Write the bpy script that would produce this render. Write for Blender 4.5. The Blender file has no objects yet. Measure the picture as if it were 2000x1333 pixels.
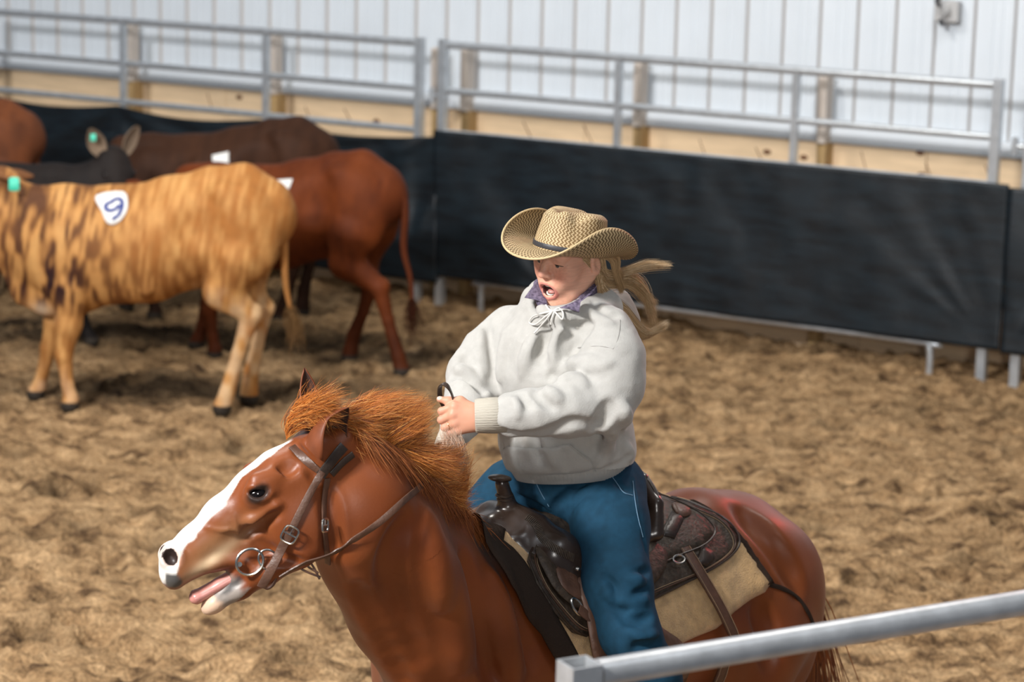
import bpy, math, random
import numpy as np
from mathutils import Vector, Matrix
from mathutils.geometry import delaunay_2d_cdt

SC = bpy.context.scene
COL = SC.collection
R = random.Random(7)
NR = np.random.RandomState(11)

# ---------------------------------------------------------------- camera
H = 3.1
FPX = 85 / 36 * 2000
PITCH = math.radians(11.7)
ROLL = math.radians(1.2)
cam = bpy.data.cameras.new('camera')
camo = bpy.data.objects.new('camera', cam)
COL.objects.link(camo)
SC.camera = camo
cam.sensor_width = 36
cam.lens = 85
fw = np.array([0, math.cos(PITCH), -math.sin(PITCH)])
u0 = np.cross([1., 0, 0], fw)
rt = math.cos(ROLL) * np.array([1., 0, 0]) + math.sin(ROLL) * u0
up = -math.sin(ROLL) * np.array([1., 0, 0]) + math.cos(ROLL) * u0
camo.matrix_world = Matrix(((rt[0], up[0], -fw[0], 0), (rt[1], up[1], -fw[1], 0), (rt[2], up[2], -fw[2], H), (0, 0, 0, 1)))
cam.dof.use_dof = True
cam.dof.focus_distance = 5.85
cam.dof.aperture_fstop = 3.8
EYE = np.array([0, 0, H])

# ---------------------------------------------------------------- light
SC.view_settings.view_transform = 'Standard'
SC.view_settings.look = 'None'
SC.view_settings.exposure = 0.0
SC.view_settings.gamma = 1.0
wd = bpy.data.worlds.new('world')
SC.world = wd
wd.use_nodes = True
wd.node_tree.nodes['Background'].inputs[0].default_value = (0.72, 0.82, 1.0, 1)
wd.node_tree.nodes['Background'].inputs[1].default_value = 0.135


def lamp(loc, target, size, power, col=(1, 1, 1), name='arena_and_fill_light', sy=None):
    d = bpy.data.lights.new(name, 'AREA')
    d.energy = power
    d.color = col
    d.shape = 'RECTANGLE'
    d.size = size
    d.size_y = sy or size
    o = bpy.data.objects.new(name, d)
    COL.objects.link(o)
    o.location = loc
    o.rotation_euler = (Vector(target) - Vector(loc)).to_track_quat('-Z', 'Y').to_euler()
    return o


# high bay lamps under the roof of the arena, plus one added fill, all out of frame
lamp((-5.0, 0.4, 6.8), (-0.4, 6.6, 0.8), 0.8, 660, (1.0, 0.95, 0.88))
lamp((0.6, -6.5, 4.6), (0.0, 6.2, 1.2), 1.2, 400, (1.0, 0.97, 0.93))  # fill added on the camera side to brighten the rider's front
lamp((2.6, 9.6, 7.8), (1.0, 10.5, 0), 1.0, 170, (1.0, 0.95, 0.88))
lamp((-3.2, 10.6, 7.8), (-2.2, 12.6, 0), 1.0, 330, (1.0, 0.95, 0.87))
lamp((-5.8, 1.0, 6.6), (0.6, 16.0, 1.2), 0.7, 900, (0.96, 0.97, 1.0))
lamp((3.5, 3.0, 7.4), (1.5, 15.0, 1.5), 1.2, 60, (0.92, 0.96, 1.0))
# the small red show light high on the far right wall
rl = bpy.data.lights.new('red_light', 'SPOT')
rl.energy = 230
rl.color = (1, 0.05, 0.04)
rl.spot_size = math.radians(50)
rl.shadow_soft_size = 0.15
ro = bpy.data.objects.new('red_light', rl)
COL.objects.link(ro)
ro.location = (3.9, 11.6, 3.9)
ro.rotation_euler = (Vector((0.4, 5.6, 1.6)) - Vector(ro.location)).to_track_quat('-Z', 'Y').to_euler()


# ---------------------------------------------------------------- view helpers
def ray(px, py):
    v = fw + rt * (px - 1000) / FPX - up * (py - 666.5) / FPX
    return v


def at(px, py, Y):
    v = ray(px, py)
    return EYE + v * (Y / v[1])


def atz(px, py, z):
    v = ray(px, py)
    return EYE + v * ((z - H) / v[2])


def V3(*a):
    return np.array(a, float)


def unit(v):
    v = np.asarray(v, float)
    return v / np.linalg.norm(v)


def pix(P):
    P = np.asarray(P, float) - EYE
    d = P @ fw
    return 1000 + FPX * (P @ rt) / d, 666.5 - FPX * (P @ up) / d


# ---------------------------------------------------------------- object helpers
def tag(o, label=None, cat=None, group=None, kind=None):
    if label: o['label'] = label
    if cat: o['category'] = cat
    if group: o['group'] = group
    if kind: o['kind'] = kind
    return o


def empty(name, loc=(0, 0, 0), rz=0.0, parent=None):
    o = bpy.data.objects.new(name, None)
    COL.objects.link(o)
    o.location = loc
    o.rotation_euler = (0, 0, rz)
    o.empty_display_size = 0.1
    if parent: put(o, parent)
    return o


def put(o, parent):
    """parent o keeping world position (parents are translated / z-rotated empties or identity meshes)"""
    bpy.context.view_layer.update()
    m = parent.matrix_world.copy()
    o.parent = parent
    o.matrix_parent_inverse = m.inverted()
    return o


def mesh_obj(name, verts, faces, mat=None, parent=None, smooth=True, cols=None, uvs=None):
    me = bpy.data.meshes.new(name)
    if isinstance(faces, np.ndarray):
        n = faces.shape[1]
        me.vertices.add(len(verts))
        me.vertices.foreach_set('co', np.asarray(verts, np.float32).ravel())
        me.loops.add(faces.size)
        me.loops.foreach_set('vertex_index', faces.astype(np.int32).ravel())
        me.polygons.add(len(faces))
        me.polygons.foreach_set('loop_start', np.arange(0, faces.size, n, dtype=np.int32))
        me.update(calc_edges=True)
    else:
        me.from_pydata([tuple(map(float, v)) for v in verts], [], [tuple(map(int, f)) for f in faces])
        me.update()
    if cols is not None:
        at_ = me.color_attributes.new('Col', 'FLOAT_COLOR', 'POINT')
        c4 = np.ones((len(verts), 4), np.float32)
        c4[:, :3] = cols
        at_.data.foreach_set('color', c4.ravel())
    if uvs is not None:
        uvl = me.uv_layers.new(name='UVMap')
        li = np.zeros(len(me.loops), np.int32)
        me.loops.foreach_get('vertex_index', li)
        uvl.data.foreach_set('uv', np.asarray(uvs, np.float32)[li].ravel())
    if smooth:
        me.polygons.foreach_set('use_smooth', np.ones(len(me.polygons), bool))
    if mat:
        me.materials.append(mat)
    o = bpy.data.objects.new(name, me)
    COL.objects.link(o)
    if parent: put(o, parent)
    return o


class MB:
    """collects simple shapes into one mesh"""
    def __init__(s):
        s.v = []; s.f = []; s.c = []

    def add(s, v, f):
        n = len(s.v)
        s.v += [tuple(map(float, p)) for p in v]
        s.f += [tuple(n + i for i in q) for q in f]

    def box(s, c, sz, ax=None, bev=0.0):
        c = np.asarray(c, float)
        ax = np.eye(3) if ax is None else np.asarray(ax, float)
        hx, hy, hz = np.asarray(sz, float) / 2
        if bev <= 0:
            v = [c + ax[0] * x * hx + ax[1] * y * hy + ax[2] * z * hz for x in (-1, 1) for y in (-1, 1) for z in (-1, 1)]
            s.add(v, [(0, 1, 3, 2), (4, 6, 7, 5), (0, 4, 5, 1), (2, 3, 7, 6), (0, 2, 6, 4), (1, 5, 7, 3)])
        else:
            prof = []
            for (sx, sy, a0) in ((1, 1, 0), (-1, 1, 90), (-1, -1, 180), (1, -1, 270)):
                for k in range(4):
                    a = math.radians(a0 + k * 30)
                    prof.append((sx * (hx - bev) + bev * math.cos(a), sy * (hy - bev) + bev * math.sin(a)))
            n = len(prof)
            rings = [(-hz, 1 - bev / min(hx, hy) * .6), (-hz + bev, 1), (hz - bev, 1), (hz, 1 - bev / min(hx, hy) * .6)]
            v = [c + ax[0] * x * k + ax[1] * y * k + ax[2] * z for (z, k) in rings for (x, y) in prof]
            f = [(r * n + i, r * n + (i + 1) % n, (r + 1) * n + (i + 1) % n, (r + 1) * n + i) for r in range(3) for i in range(n)]
            f += [tuple(range(n))[::-1], tuple(3 * n + i for i in range(n))]
            s.add(v, f)

    def tube(s, pts, r, n=10, cap=True, sx=1.0, nrm=None, sharp=False):
        """round (or elliptic / square when n=4) tube along points"""
        pts = [np.asarray(p, float) for p in pts]
        rr = r if hasattr(r, '__len__') else [r] * len(pts)
        base = None
        rings = []
        for i, p in enumerate(pts):
            a = pts[max(i - 1, 0)]; b = pts[min(i + 1, len(pts) - 1)]
            t = unit(b - a)
            if nrm is not None:
                x = np.asarray(nrm[i] if hasattr(nrm[0], '__len__') else nrm, float)
            elif base is None:
                x = np.array([0, 0, 1.]) if abs(t[2]) < .9 else np.array([1., 0, 0])
            else:
                x = base
            x = unit(x - t * (x @ t))
            base = x
            y = np.cross(t, x)
            ph = math.pi / n if sharp else 0
            rings.append([p + rr[i] * (x * math.cos(2 * math.pi * k / n + ph) + y * sx * math.sin(2 * math.pi * k / n + ph)) for k in range(n)])
        v = [q for rg in rings for q in rg]
        m = len(pts)
        f = [(j * n + k, j * n + (k + 1) % n, (j + 1) * n + (k + 1) % n, (j + 1) * n + k) for j in range(m - 1) for k in range(n)]
        if cap:
            f += [tuple(range(n))[::-1], tuple((m - 1) * n + k for k in range(n))]
        s.add(v, f)

    def ball(s, c, r, ax=None, nu=16, nv=10):
        c = np.asarray(c, float)
        ax = np.eye(3) if ax is None else np.asarray(ax)
        r = r if hasattr(r, '__len__') else (r, r, r)
        v = []
        for j in range(nv + 1):
            th = math.pi * j / nv
            for i in range(nu):
                ph = 2 * math.pi * i / nu
                v.append(c + ax[0] * r[0] * math.sin(th) * math.cos(ph) + ax[1] * r[1] * math.sin(th) * math.sin(ph) + ax[2] * r[2] * math.cos(th))
        f = [(j * nu + i, (j + 1) * nu + i, (j + 1) * nu + (i + 1) % nu, j * nu + (i + 1) % nu) for j in range(nv) for i in range(nu)]
        s.add(v, f)

    def strap(s, pts, nrms, w, th):
        """flat leather strap: width w across, thickness th along the normals"""
        pts = [np.asarray(p, float) for p in pts]
        n = len(pts)
        ww = w if hasattr(w, '__len__') else [w] * n
        v = []
        prof = [(-1, -.5), (-1, .25), (-.8, .5), (.8, .5), (1, .25), (1, -.5)]
        for i, p in enumerate(pts):
            t = unit(pts[min(i + 1, n - 1)] - pts[max(i - 1, 0)])
            nn = np.asarray(nrms[i] if np.ndim(nrms) > 1 else nrms, float)
            nn = unit(nn - t * (nn @ t))
            b = np.cross(t, nn)
            for (x, y) in prof:
                v.append(p + b * x * ww[i] / 2 + nn * y * th)
        m = len(prof)
        f = [(j * m + k, j * m + (k + 1) % m, (j + 1) * m + (k + 1) % m, (j + 1) * m + k) for j in range(n - 1) for k in range(m)]
        f += [tuple(range(m))[::-1], tuple((n - 1) * m + k for k in range(m))]
        s.add(v, f)

    def build(s, name, mat=None, parent=None, smooth=False):
        o = mesh_obj(name, s.v, s.f, mat, parent, smooth)
        if smooth:
            try:
                o.data.set_sharp_from_angle(angle=math.radians(38))
            except Exception:
                pass
        return o


def cr(pts, n=8):
    """Catmull-Rom through points"""
    P = [np.asarray(p, float) for p in pts]
    P = [2 * P[0] - P[1]] + P + [2 * P[-1] - P[-2]]
    out = []
    for i in range(1, len(P) - 2):
        for k in range(n):
            t = k / n
            a, b, c, d = P[i - 1], P[i], P[i + 1], P[i + 2]
            out.append(.5 * ((2 * b) + (-a + c) * t + (2 * a - 5 * b + 4 * c - d) * t * t + (-a + 3 * b - 3 * c + d) * t ** 3))
    out.append(P[-2])
    return out


# ---------------------------------------------------------------- materials
def mat(name, col=(.5, .5, .5), rough=.6, metal=0.0, spec=.5, bump=0.0, bscale=60., var=0.0, vscale=6., attr=False,
        stretch=None, sheen=0.0, coat=0.0, sss=0.0, var_col=None, bdist=.004):
    m = bpy.data.materials.new(name)
    m.use_nodes = True
    nt = m.node_tree
    b = nt.nodes['Principled BSDF']
    b.inputs['Roughness'].default_value = rough
    b.inputs['Metallic'].default_value = metal
    b.inputs['Specular IOR Level'].default_value = spec
    b.inputs['Sheen Weight'].default_value = sheen
    b.inputs['Coat Weight'].default_value = coat
    b.inputs['Coat Roughness'].default_value = .3
    if sss:
        b.inputs['Subsurface Weight'].default_value = sss
        b.inputs['Subsurface Radius'].default_value = (.012, .005, .003)
        b.inputs['Subsurface Scale'].default_value = 1.0
    N = nt.nodes.new; L = nt.links.new
    tc = N('ShaderNodeTexCoord')
    mp = N('ShaderNodeMapping')
    L(tc.outputs['Object'], mp.inputs['Vector'])
    if stretch: mp.inputs['Scale'].default_value = stretch
    src = None
    if attr:
        a = N('ShaderNodeVertexColor'); a.layer_name = 'Col'
        src = a.outputs['Color']
    else:
        rgb = N('ShaderNodeRGB'); rgb.outputs[0].default_value = (*col, 1)
        src = rgb.outputs[0]
    if var:
        nz = N('ShaderNodeTexNoise'); nz.inputs['Scale'].default_value = vscale; nz.inputs['Detail'].default_value = 6
        L(mp.outputs[0], nz.inputs['Vector'])
        mr = N('ShaderNodeMapRange')
        mr.inputs['From Min'].default_value = .3; mr.inputs['From Max'].default_value = .7
        mr.inputs['To Min'].default_value = 0; mr.inputs['To Max'].default_value = 1
        L(nz.outputs['Fac'], mr.inputs['Value'])
        mx = N('ShaderNodeMix'); mx.data_type = 'RGBA'
        L(mr.outputs[0], mx.inputs['Factor'])
        if var_col is None:
            ml = N('ShaderNodeMix'); ml.data_type = 'RGBA'; ml.blend_type = 'MULTIPLY'; ml.inputs['Factor'].default_value = 1
            L(src, ml.inputs['A']); ml.inputs['B'].default_value = (1 - var, 1 - var, 1 - var, 1)
            L(src, mx.inputs['A']); L(ml.outputs['Result'], mx.inputs['B'])
        else:
            L(src, mx.inputs['A']); mx.inputs['B'].default_value = (*var_col, 1)
        src = mx.outputs['Result']
    L(src, b.inputs['Base Color'])
    if bump:
        nb = N('ShaderNodeTexNoise'); nb.inputs['Scale'].default_value = bscale; nb.inputs['Detail'].default_value = 4
        L(mp.outputs[0], nb.inputs['Vector'])
        bp = N('ShaderNodeBump'); bp.inputs['Strength'].default_value = bump; bp.inputs['Distance'].default_value = bdist
        L(nb.outputs['Fac'], bp.inputs['Height'])
        L(bp.outputs[0], b.inputs['Normal'])
    return m


# ---------------------------------------------------------------- value noise in numpy
def vnoise(x, y, seed=0):
    xi = np.floor(x).astype(np.int64); yi = np.floor(y).astype(np.int64)
    fx = x - xi; fy = y - yi
    fx = fx * fx * (3 - 2 * fx); fy = fy * fy * (3 - 2 * fy)

    def hs(a, b):
        n = (a * 374761393 + b * 668265263 + seed * 974711) & 0xffffffff
        n = ((n ^ (n >> 13)) * 1274126177) & 0xffffffff
        n = n ^ (n >> 16)
        return (n & 0xffff) / 65535.0
    return (hs(xi, yi) * (1 - fx) * (1 - fy) + hs(xi + 1, yi) * fx * (1 - fy) + hs(xi, yi + 1) * (1 - fx) * fy + hs(xi + 1, yi + 1) * fx * fy)
# ================================================================ the setting
# fence line and wall line
FA = V3(2.8, 14.08, 0)
FD = unit(V3(-.49 - 2.8, 16.11 - 14.08, 0))          # along the fence to the far left
FN = V3(-FD[1], FD[0], 0)
if FN[1] < 0: FN = -FN                                # away from the camera
UZ = V3(0, 0, 1)


def fp(t, z, off=0.0):
    return FA + FD * t + UZ * z + FN * off


M_dirt = mat('arena_dirt', (.40, .262, .135), .95, spec=.15, bump=.9, bscale=55, bdist=.03)
nt = M_dirt.node_tree
b_ = nt.nodes['Principled BSDF']
tc = nt.nodes.new('ShaderNodeTexCoord')
n1 = nt.nodes.new('ShaderNodeTexNoise'); n1.inputs['Scale'].default_value = 5.5; n1.inputs['Detail'].default_value = 9; n1.inputs['Roughness'].default_value = .62
mp = nt.nodes.new('ShaderNodeMapping'); mp.inputs['Scale'].default_value = (1, 1.7, 1)
nt.links.new(tc.outputs['Object'], mp.inputs[0]); nt.links.new(mp.outputs[0], n1.inputs['Vector'])
cr_ = nt.nodes.new('ShaderNodeValToRGB')
e = cr_.color_ramp.elements
e[0].position = .36; e[0].color = (.105, .060, .030, 1)
e[1].position = .47; e[1].color = (.315, .194, .096, 1)
x_ = e.new(.62); x_.color = (.470, .305, .160, 1)
nt.links.new(n1.outputs['Fac'], cr_.inputs[0])
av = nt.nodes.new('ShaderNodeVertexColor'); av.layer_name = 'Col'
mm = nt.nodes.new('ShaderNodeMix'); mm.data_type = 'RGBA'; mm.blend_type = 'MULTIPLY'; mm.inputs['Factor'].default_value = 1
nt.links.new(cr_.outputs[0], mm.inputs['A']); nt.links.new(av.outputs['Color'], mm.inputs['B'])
n2 = nt.nodes.new('ShaderNodeTexNoise'); n2.inputs['Scale'].default_value = 60; n2.inputs['Detail'].default_value = 5; n2.inputs['Roughness'].default_value = .7
nt.links.new(tc.outputs['Object'], n2.inputs['Vector'])
r2 = nt.nodes.new('ShaderNodeMapRange'); r2.inputs['From Min'].default_value = .35; r2.inputs['From Max'].default_value = .62; r2.inputs['To Min'].default_value = .60; r2.inputs['To Max'].default_value = 1.22
nt.links.new(n2.outputs['Fac'], r2.inputs['Value'])
m3 = nt.nodes.new('ShaderNodeMix'); m3.data_type = 'RGBA'; m3.blend_type = 'MULTIPLY'; m3.inputs['Factor'].default_value = 1
nt.links.new(mm.outputs['Result'], m3.inputs['A']); nt.links.new(r2.outputs[0], m3.inputs['B'])
nt.links.new(m3.outputs['Result'], b_.inputs['Base Color'])


def ground_height(x, y):
    """raked, hoof churned arena dirt"""
    h = .050 * (vnoise(x * 1.4, y * 1.6, 1) - .5)
    h += .045 * (vnoise(x * 3.6, y * 4.2, 2) - .5)
    h += .034 * (vnoise(x * 8.5, y * 10, 3) - .5)
    n = np.abs(vnoise(x * 13, y * 13, 4) - .5) * 2
    h -= .024 * (1 - n) ** 2
    n = np.abs(vnoise(x * 24 + 3, y * 24, 5) - .5) * 2
    h += .016 * n
    h += .012 * (vnoise(x * 45, y * 45, 6) - .5)
    # dirt banked against the kick boards
    d = (np.stack([x, y], -1) - FA[:2]) @ FN[:2]
    t = (np.stack([x, y], -1) - FA[:2]) @ FD[:2]
    bank = np.clip((d + .75) / 1.2, 0, 1)
    h += bank ** 2 * (-.03 + .07 * (vnoise(t * 1.1, t * 0 + 3.3, 9) - .4))
    return h


def build_ground():
    xs = np.arange(-6.4, 5.6, .0165); ys = np.arange(3.8, 19.6, .0185)
    X, Y = np.meshgrid(xs, ys)
    Z = ground_height(X, Y)
    dark = np.ones_like(Z)
    rr = np.random.RandomState(3)
    # hoof prints: scooped dents with a thrown up rim; the turned dirt is damp and darker
    for k in range(1500):
        cx = rr.uniform(-5.5, 5.5); cy = rr.uniform(4.5, 17.5)
        r = rr.uniform(.045, .10)
        i0 = np.searchsorted(xs, cx - 3 * r); i1 = np.searchsorted(xs, cx + 3 * r)
        j0 = np.searchsorted(ys, cy - 3 * r); j1 = np.searchsorted(ys, cy + 3 * r)
        if i1 <= i0 or j1 <= j0: continue
        dx = (X[j0:j1, i0:i1] - cx) / r; dy = (Y[j0:j1, i0:i1] - cy) / (r * rr.uniform(.8, 1.3))
        d = np.sqrt(dx * dx + dy * dy)
        dep = rr.uniform(.018, .05)
        Z[j0:j1, i0:i1] += -dep * np.exp(-d ** 4) + dep * .5 * np.exp(-((d - 1.35) / .35) ** 2)
        if rr.rand() < .45:
            dark[j0:j1, i0:i1] *= 1 - .50 * np.exp(-(d / 1.1) ** 2)
    # shadows beneath the cattle painted into the dirt colour, broken up by noise
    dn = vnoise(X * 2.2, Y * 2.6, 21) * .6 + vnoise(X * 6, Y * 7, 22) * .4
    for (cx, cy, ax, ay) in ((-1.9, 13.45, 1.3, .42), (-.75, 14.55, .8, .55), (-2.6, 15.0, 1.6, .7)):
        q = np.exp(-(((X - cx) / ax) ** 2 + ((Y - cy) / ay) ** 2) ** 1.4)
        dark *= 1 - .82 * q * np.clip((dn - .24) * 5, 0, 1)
    ny, nx = X.shape
    verts = np.stack([X, Y, Z], -1).reshape(-1, 3)
    idx = np.arange(nx * ny).reshape(ny, nx)
    f = np.stack([idx[:-1, :-1], idx[:-1, 1:], idx[1:, 1:], idx[1:, :-1]], -1).reshape(-1, 4)
    d3 = dark.reshape(-1, 1) * np.array([[1, 1, 1]]) ** 1
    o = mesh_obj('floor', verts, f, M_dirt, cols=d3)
    tag(o, 'loose tan arena dirt churned with hoof prints', 'ground', kind='structure')


build_ground()

# ---- wall: ribbed white steel siding over wooden kick boards
M_side = mat('white_steel_siding', (.70, .76, .82), .42, spec=.5, var=.05, vscale=3)
M_pine = mat('pine_boards', (.86, .64, .41), .6, spec=.3, var=.2, vscale=2.5, stretch=(1.2, 1.2, 9), bump=.15, bscale=20)
M_post = mat('post_wood', (.62, .55, .49), .7, var=.25, vscale=4, stretch=(8, 8, 1))
M_post2 = mat('golden_post_wood', (.52, .34, .15), .7, var=.3, vscale=4, stretch=(8, 8, 1))
M_galv = mat('galvanized_steel', (.60, .64, .68), .34, metal=.6, var=.22, vscale=14, bump=.1, bscale=80)
M_trim = mat('white_flashing', (.74, .79, .84), .35)
WOFF = .55
T0, T1 = -4.0, 16.0


def build_wall():
    rib = .255
    prof = [(0, 0), (.036, .0), (.046, .026), (.060, .026), (.070, 0), (.118, 0), (.122, .004), (.134, .004), (.138, 0),
            (.178, 0), (.182, .004), (.194, .004), (.198, 0), (rib, 0)]
    pts = []
    t = T0
    while t < T1:
        for (a, d) in prof[:-1]:
            pts.append((t + a, -d))
        t += rib
    v = []
    for (t, d) in pts:
        v.append(fp(t, 1.375, WOFF + d)); v.append(fp(t, 6.2, WOFF + d))
    f = [(2 * i, 2 * i + 2, 2 * i + 3, 2 * i + 1) for i in range(len(pts) - 1)]
    o = mesh_obj('wall_back', v, f, M_side, smooth=False)
    o.data.materials.append(mat('rib_flank_shade', (.48, .45, .43), .5))  # shaded sides of the ribs put into the flank colour
    mi = np.array([1 if (i % (len(prof) - 1)) in (1, 3) else 0 for i in range(len(f))], np.int32)
    o.data.polygons.foreach_set('material_index', mi)
    tag(o, kind='structure')
    # flashing under the siding
    m = MB()
    L = (T1 - T0)
    ax = [FD, FN, UZ]
    m.box(fp((T0 + T1) / 2, 1.370, WOFF - .035), (L, .10, .012), ax)
    m.box(fp((T0 + T1) / 2, 1.326, WOFF - .075), (L, .03, .088), ax, bev=.012)
    o = m.build('trim_1', M_trim)
    tag(o, kind='structure')
    # kick boards with visible butt joints and knots
    m = MB()
    rows = [(-.06, .26), (.264, .60), (.604, .94), (.944, 1.284)]
    rr = random.Random(4)
    for (z0, z1) in rows:
        t = T0 - rr.random() * 2
        while t < T1:
            ln = rr.choice([2.44, 3.05, 3.66])
            m.box(fp(t + ln / 2, (z0 + z1) / 2, WOFF - .02 + rr.uniform(-.002, .002)), (ln - .004, .04, z1 - z0), ax, bev=.004)
            t += ln
    o = m.build('baseboard_back', M_pine)
    tag(o, kind='structure')
    # darker seams (cracks) and knots on the upper board
    M_knot = mat('knot_wood', (.16, .07, .03), .7)
    m = MB()
    for (px, py) in ((735, 237), (1498, 297), (1570, 308), (1797, 299), (1800, 342), (467, 190)):
        q = None
        vv = ray(px, py)
        tt = ((FA + FN * (WOFF - .042)) @ FN - EYE @ FN) / (vv @ FN)
        P = EYE + vv * tt
        m.ball(P, (.03, .004, .018), [FD, FN, UZ], 12, 6)
    for (x0, y0, x1, y1) in ((1022, 238, 1040, 275), (1140, 245, 1160, 287), (1366, 272, 1378, 306), (1476, 288, 1490, 318), (1682, 296, 1694, 342), (1808, 318, 1820, 352), (1924, 322, 1936, 360), (405, 182, 415, 216), (596, 208, 610, 246), (672, 212, 692, 250)):
        ps = []
        for (x, y) in ((x0, y0), (x1, y1)):
            vv = ray(x, y)
            tt = ((FA + FN * (WOFF - .041)) @ FN - EYE @ FN) / (vv @ FN)
            ps.append(EYE + vv * tt)
        m.tube(ps, .004, 5)
    o = m.build('trim_2', M_knot, smooth=True)
    tag(o, kind='structure')
    # wooden posts standing against the wall
    for i, px in enumerate((248, 528, 846, 904, 1243, 1606, -60)):
        vv = ray(px, 110 + px * .03)
        tt = ((FA + FN * (WOFF - .19)) @ FN - EYE @ FN) / (vv @ FN)
        t = float((EYE + vv * tt - FA) @ FD)
        m = MB()
        m.box(fp(t, 1.49, WOFF - .13), (.058, .10, .42), ax, bev=.006)
        o = m.build('trim_%d' % (i + 3), M_post)
        tag(o, kind='structure')
        m = MB(); m.box(fp(t, .62, WOFF - .10), (.060, .12, 1.32), ax, bev=.006)
        o = m.build('trim_%d' % (i + 13), M_post2)
        tag(o, kind='structure')
    m = MB()
    m.box((1.5, 11.5, 8.3), (30, 24, .1))
    o = m.build('ceiling', M_side)
    tag(o, kind='structure')


build_wall()


# ---- outlet box on the wall with its conduit
def wall_hit(px, py, off):
    vv = ray(px, py)
    tt = ((FA + FN * off) @ FN - EYE @ FN) / (vv @ FN)
    return EYE + vv * tt


M_box = mat('grey_box', (.50, .50, .50), .5, metal=.3)
M_dk = mat('dark_plastic', (.03, .03, .035), .5)
c = wall_hit(1852, 22, WOFF - .05)
ob = empty('outlet_box', c)
tag(ob, 'small grey outlet box mounted high on the white ribbed wall', 'outlet box')
m = MB(); m.box(c, (.15, .07, .13), [FD, FN, UZ], bev=.008); m.build('housing', M_box, ob)
m = MB(); m.tube([c - FN * .035 + UZ * 0.0, c - FN * .06 + FD * .02], [.042, .038], 18); m.build('cover', M_box, ob, True)
m = MB(); m.tube(cr([c - FN * .06 + FD * .03 + UZ * .03, c - FN * .08 + FD * .05 + UZ * .07, c - FN * .05 + FD * .02 + UZ * .13, c - FN * .03 + UZ * .6]), .01, 8); m.build('cable', M_dk, ob, True)
m = MB(); m.tube([c - UZ * .05 - FN * .06 + FD * .03, c - UZ * .085 - FN * .05 + FD * .01], .012, 8); m.build('plug', M_dk, ob, True)

# ---- corral fence panels
M_cloth = mat('black_shade_cloth', (.0085, .0165, .0235), .48, spec=.4, bump=.5, bscale=30, stretch=(1, 1, 5), var=.9, vscale=4.0, var_col=(.0030, .0045, .0065), sheen=.0)
TOPZ, MIDZ, LOWZ, FOOTZ = 1.765, 1.46, 1.18, .19


def sq(m, p, q, w=.045):
    m.tube([p, q], w / 2 * 1.41, 4, nrm=(unit(FN + FD) if abs((unit(np.array(q) - np.array(p)))[2]) > .7 else unit(FN + UZ)))


def panel(t0, t1, posts, label, legs=(.33,), cloth=None, group='galvanized corral panels along the wall', cl_label=''):
    root = empty('corral_panel', fp(t0, 0), math.atan2(FD[1], FD[0]))
    tag(root, label, 'fence panel', group)
    for z, w in ((TOPZ, .052), (MIDZ, .044), (LOWZ, .044), (.66, .044)):
        m = MB(); m.tube([fp(t0 + .02, z), fp(t1 - .02, z)], w / 2, 12); m.build('rail', M_galv, root, True)
    # foot rail that bends down into legs
    m = MB()
    a, b = t0 + .33, t1 - .33
    r = .06
    m.tube(cr([fp(a, -.03), fp(a, FOOTZ - r), fp(a + r * .3, FOOTZ - r * .3), fp(a + r, FOOTZ), fp((a + b) / 2, FOOTZ), fp(b - r, FOOTZ), fp(b - r * .3, FOOTZ - r * .3), fp(b, FOOTZ - r), fp(b, -.03)], 5), .02, 12)
    m.build('foot_rail', M_galv, root, True)
    for i, t in enumerate((t0, t1)):
        m = MB(); sq(m, fp(t, -.03), fp(t, TOPZ + .035), .055); m.build('end_post', M_galv, root)
    for t in posts:
        m = MB(); sq(m, fp(t, FOOTZ), fp(t, TOPZ - .01), .042); m.build('upright', M_galv, root)
    for (t, sgn) in ((t1, 1),):
        for z in (1.42, .5):
            m = MB()
            m.tube([fp(t + sgn * .03, z), fp(t + sgn * .09, z)], .012, 8)
            m.tube([fp(t + sgn * .09, z - .05), fp(t + sgn * .09, z + .05)], .02, 10)
            m.build('connector', M_galv, root, True)
    return root


panel(0.0, 3.87, (1.29, 2.53), 'galvanized corral panel in the middle, behind the rider, between two joints')
panel(4.06, 8.02, (5.35, 6.65), 'galvanized corral panel behind the cattle at the left')
panel(-4.0, -.21, (-2.7, -1.4), 'galvanized corral panel at the right edge, only its end post in view')
panel(8.2, 12.0, (9.4,), 'galvanized corral panel at the far left end of the fence')


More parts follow.
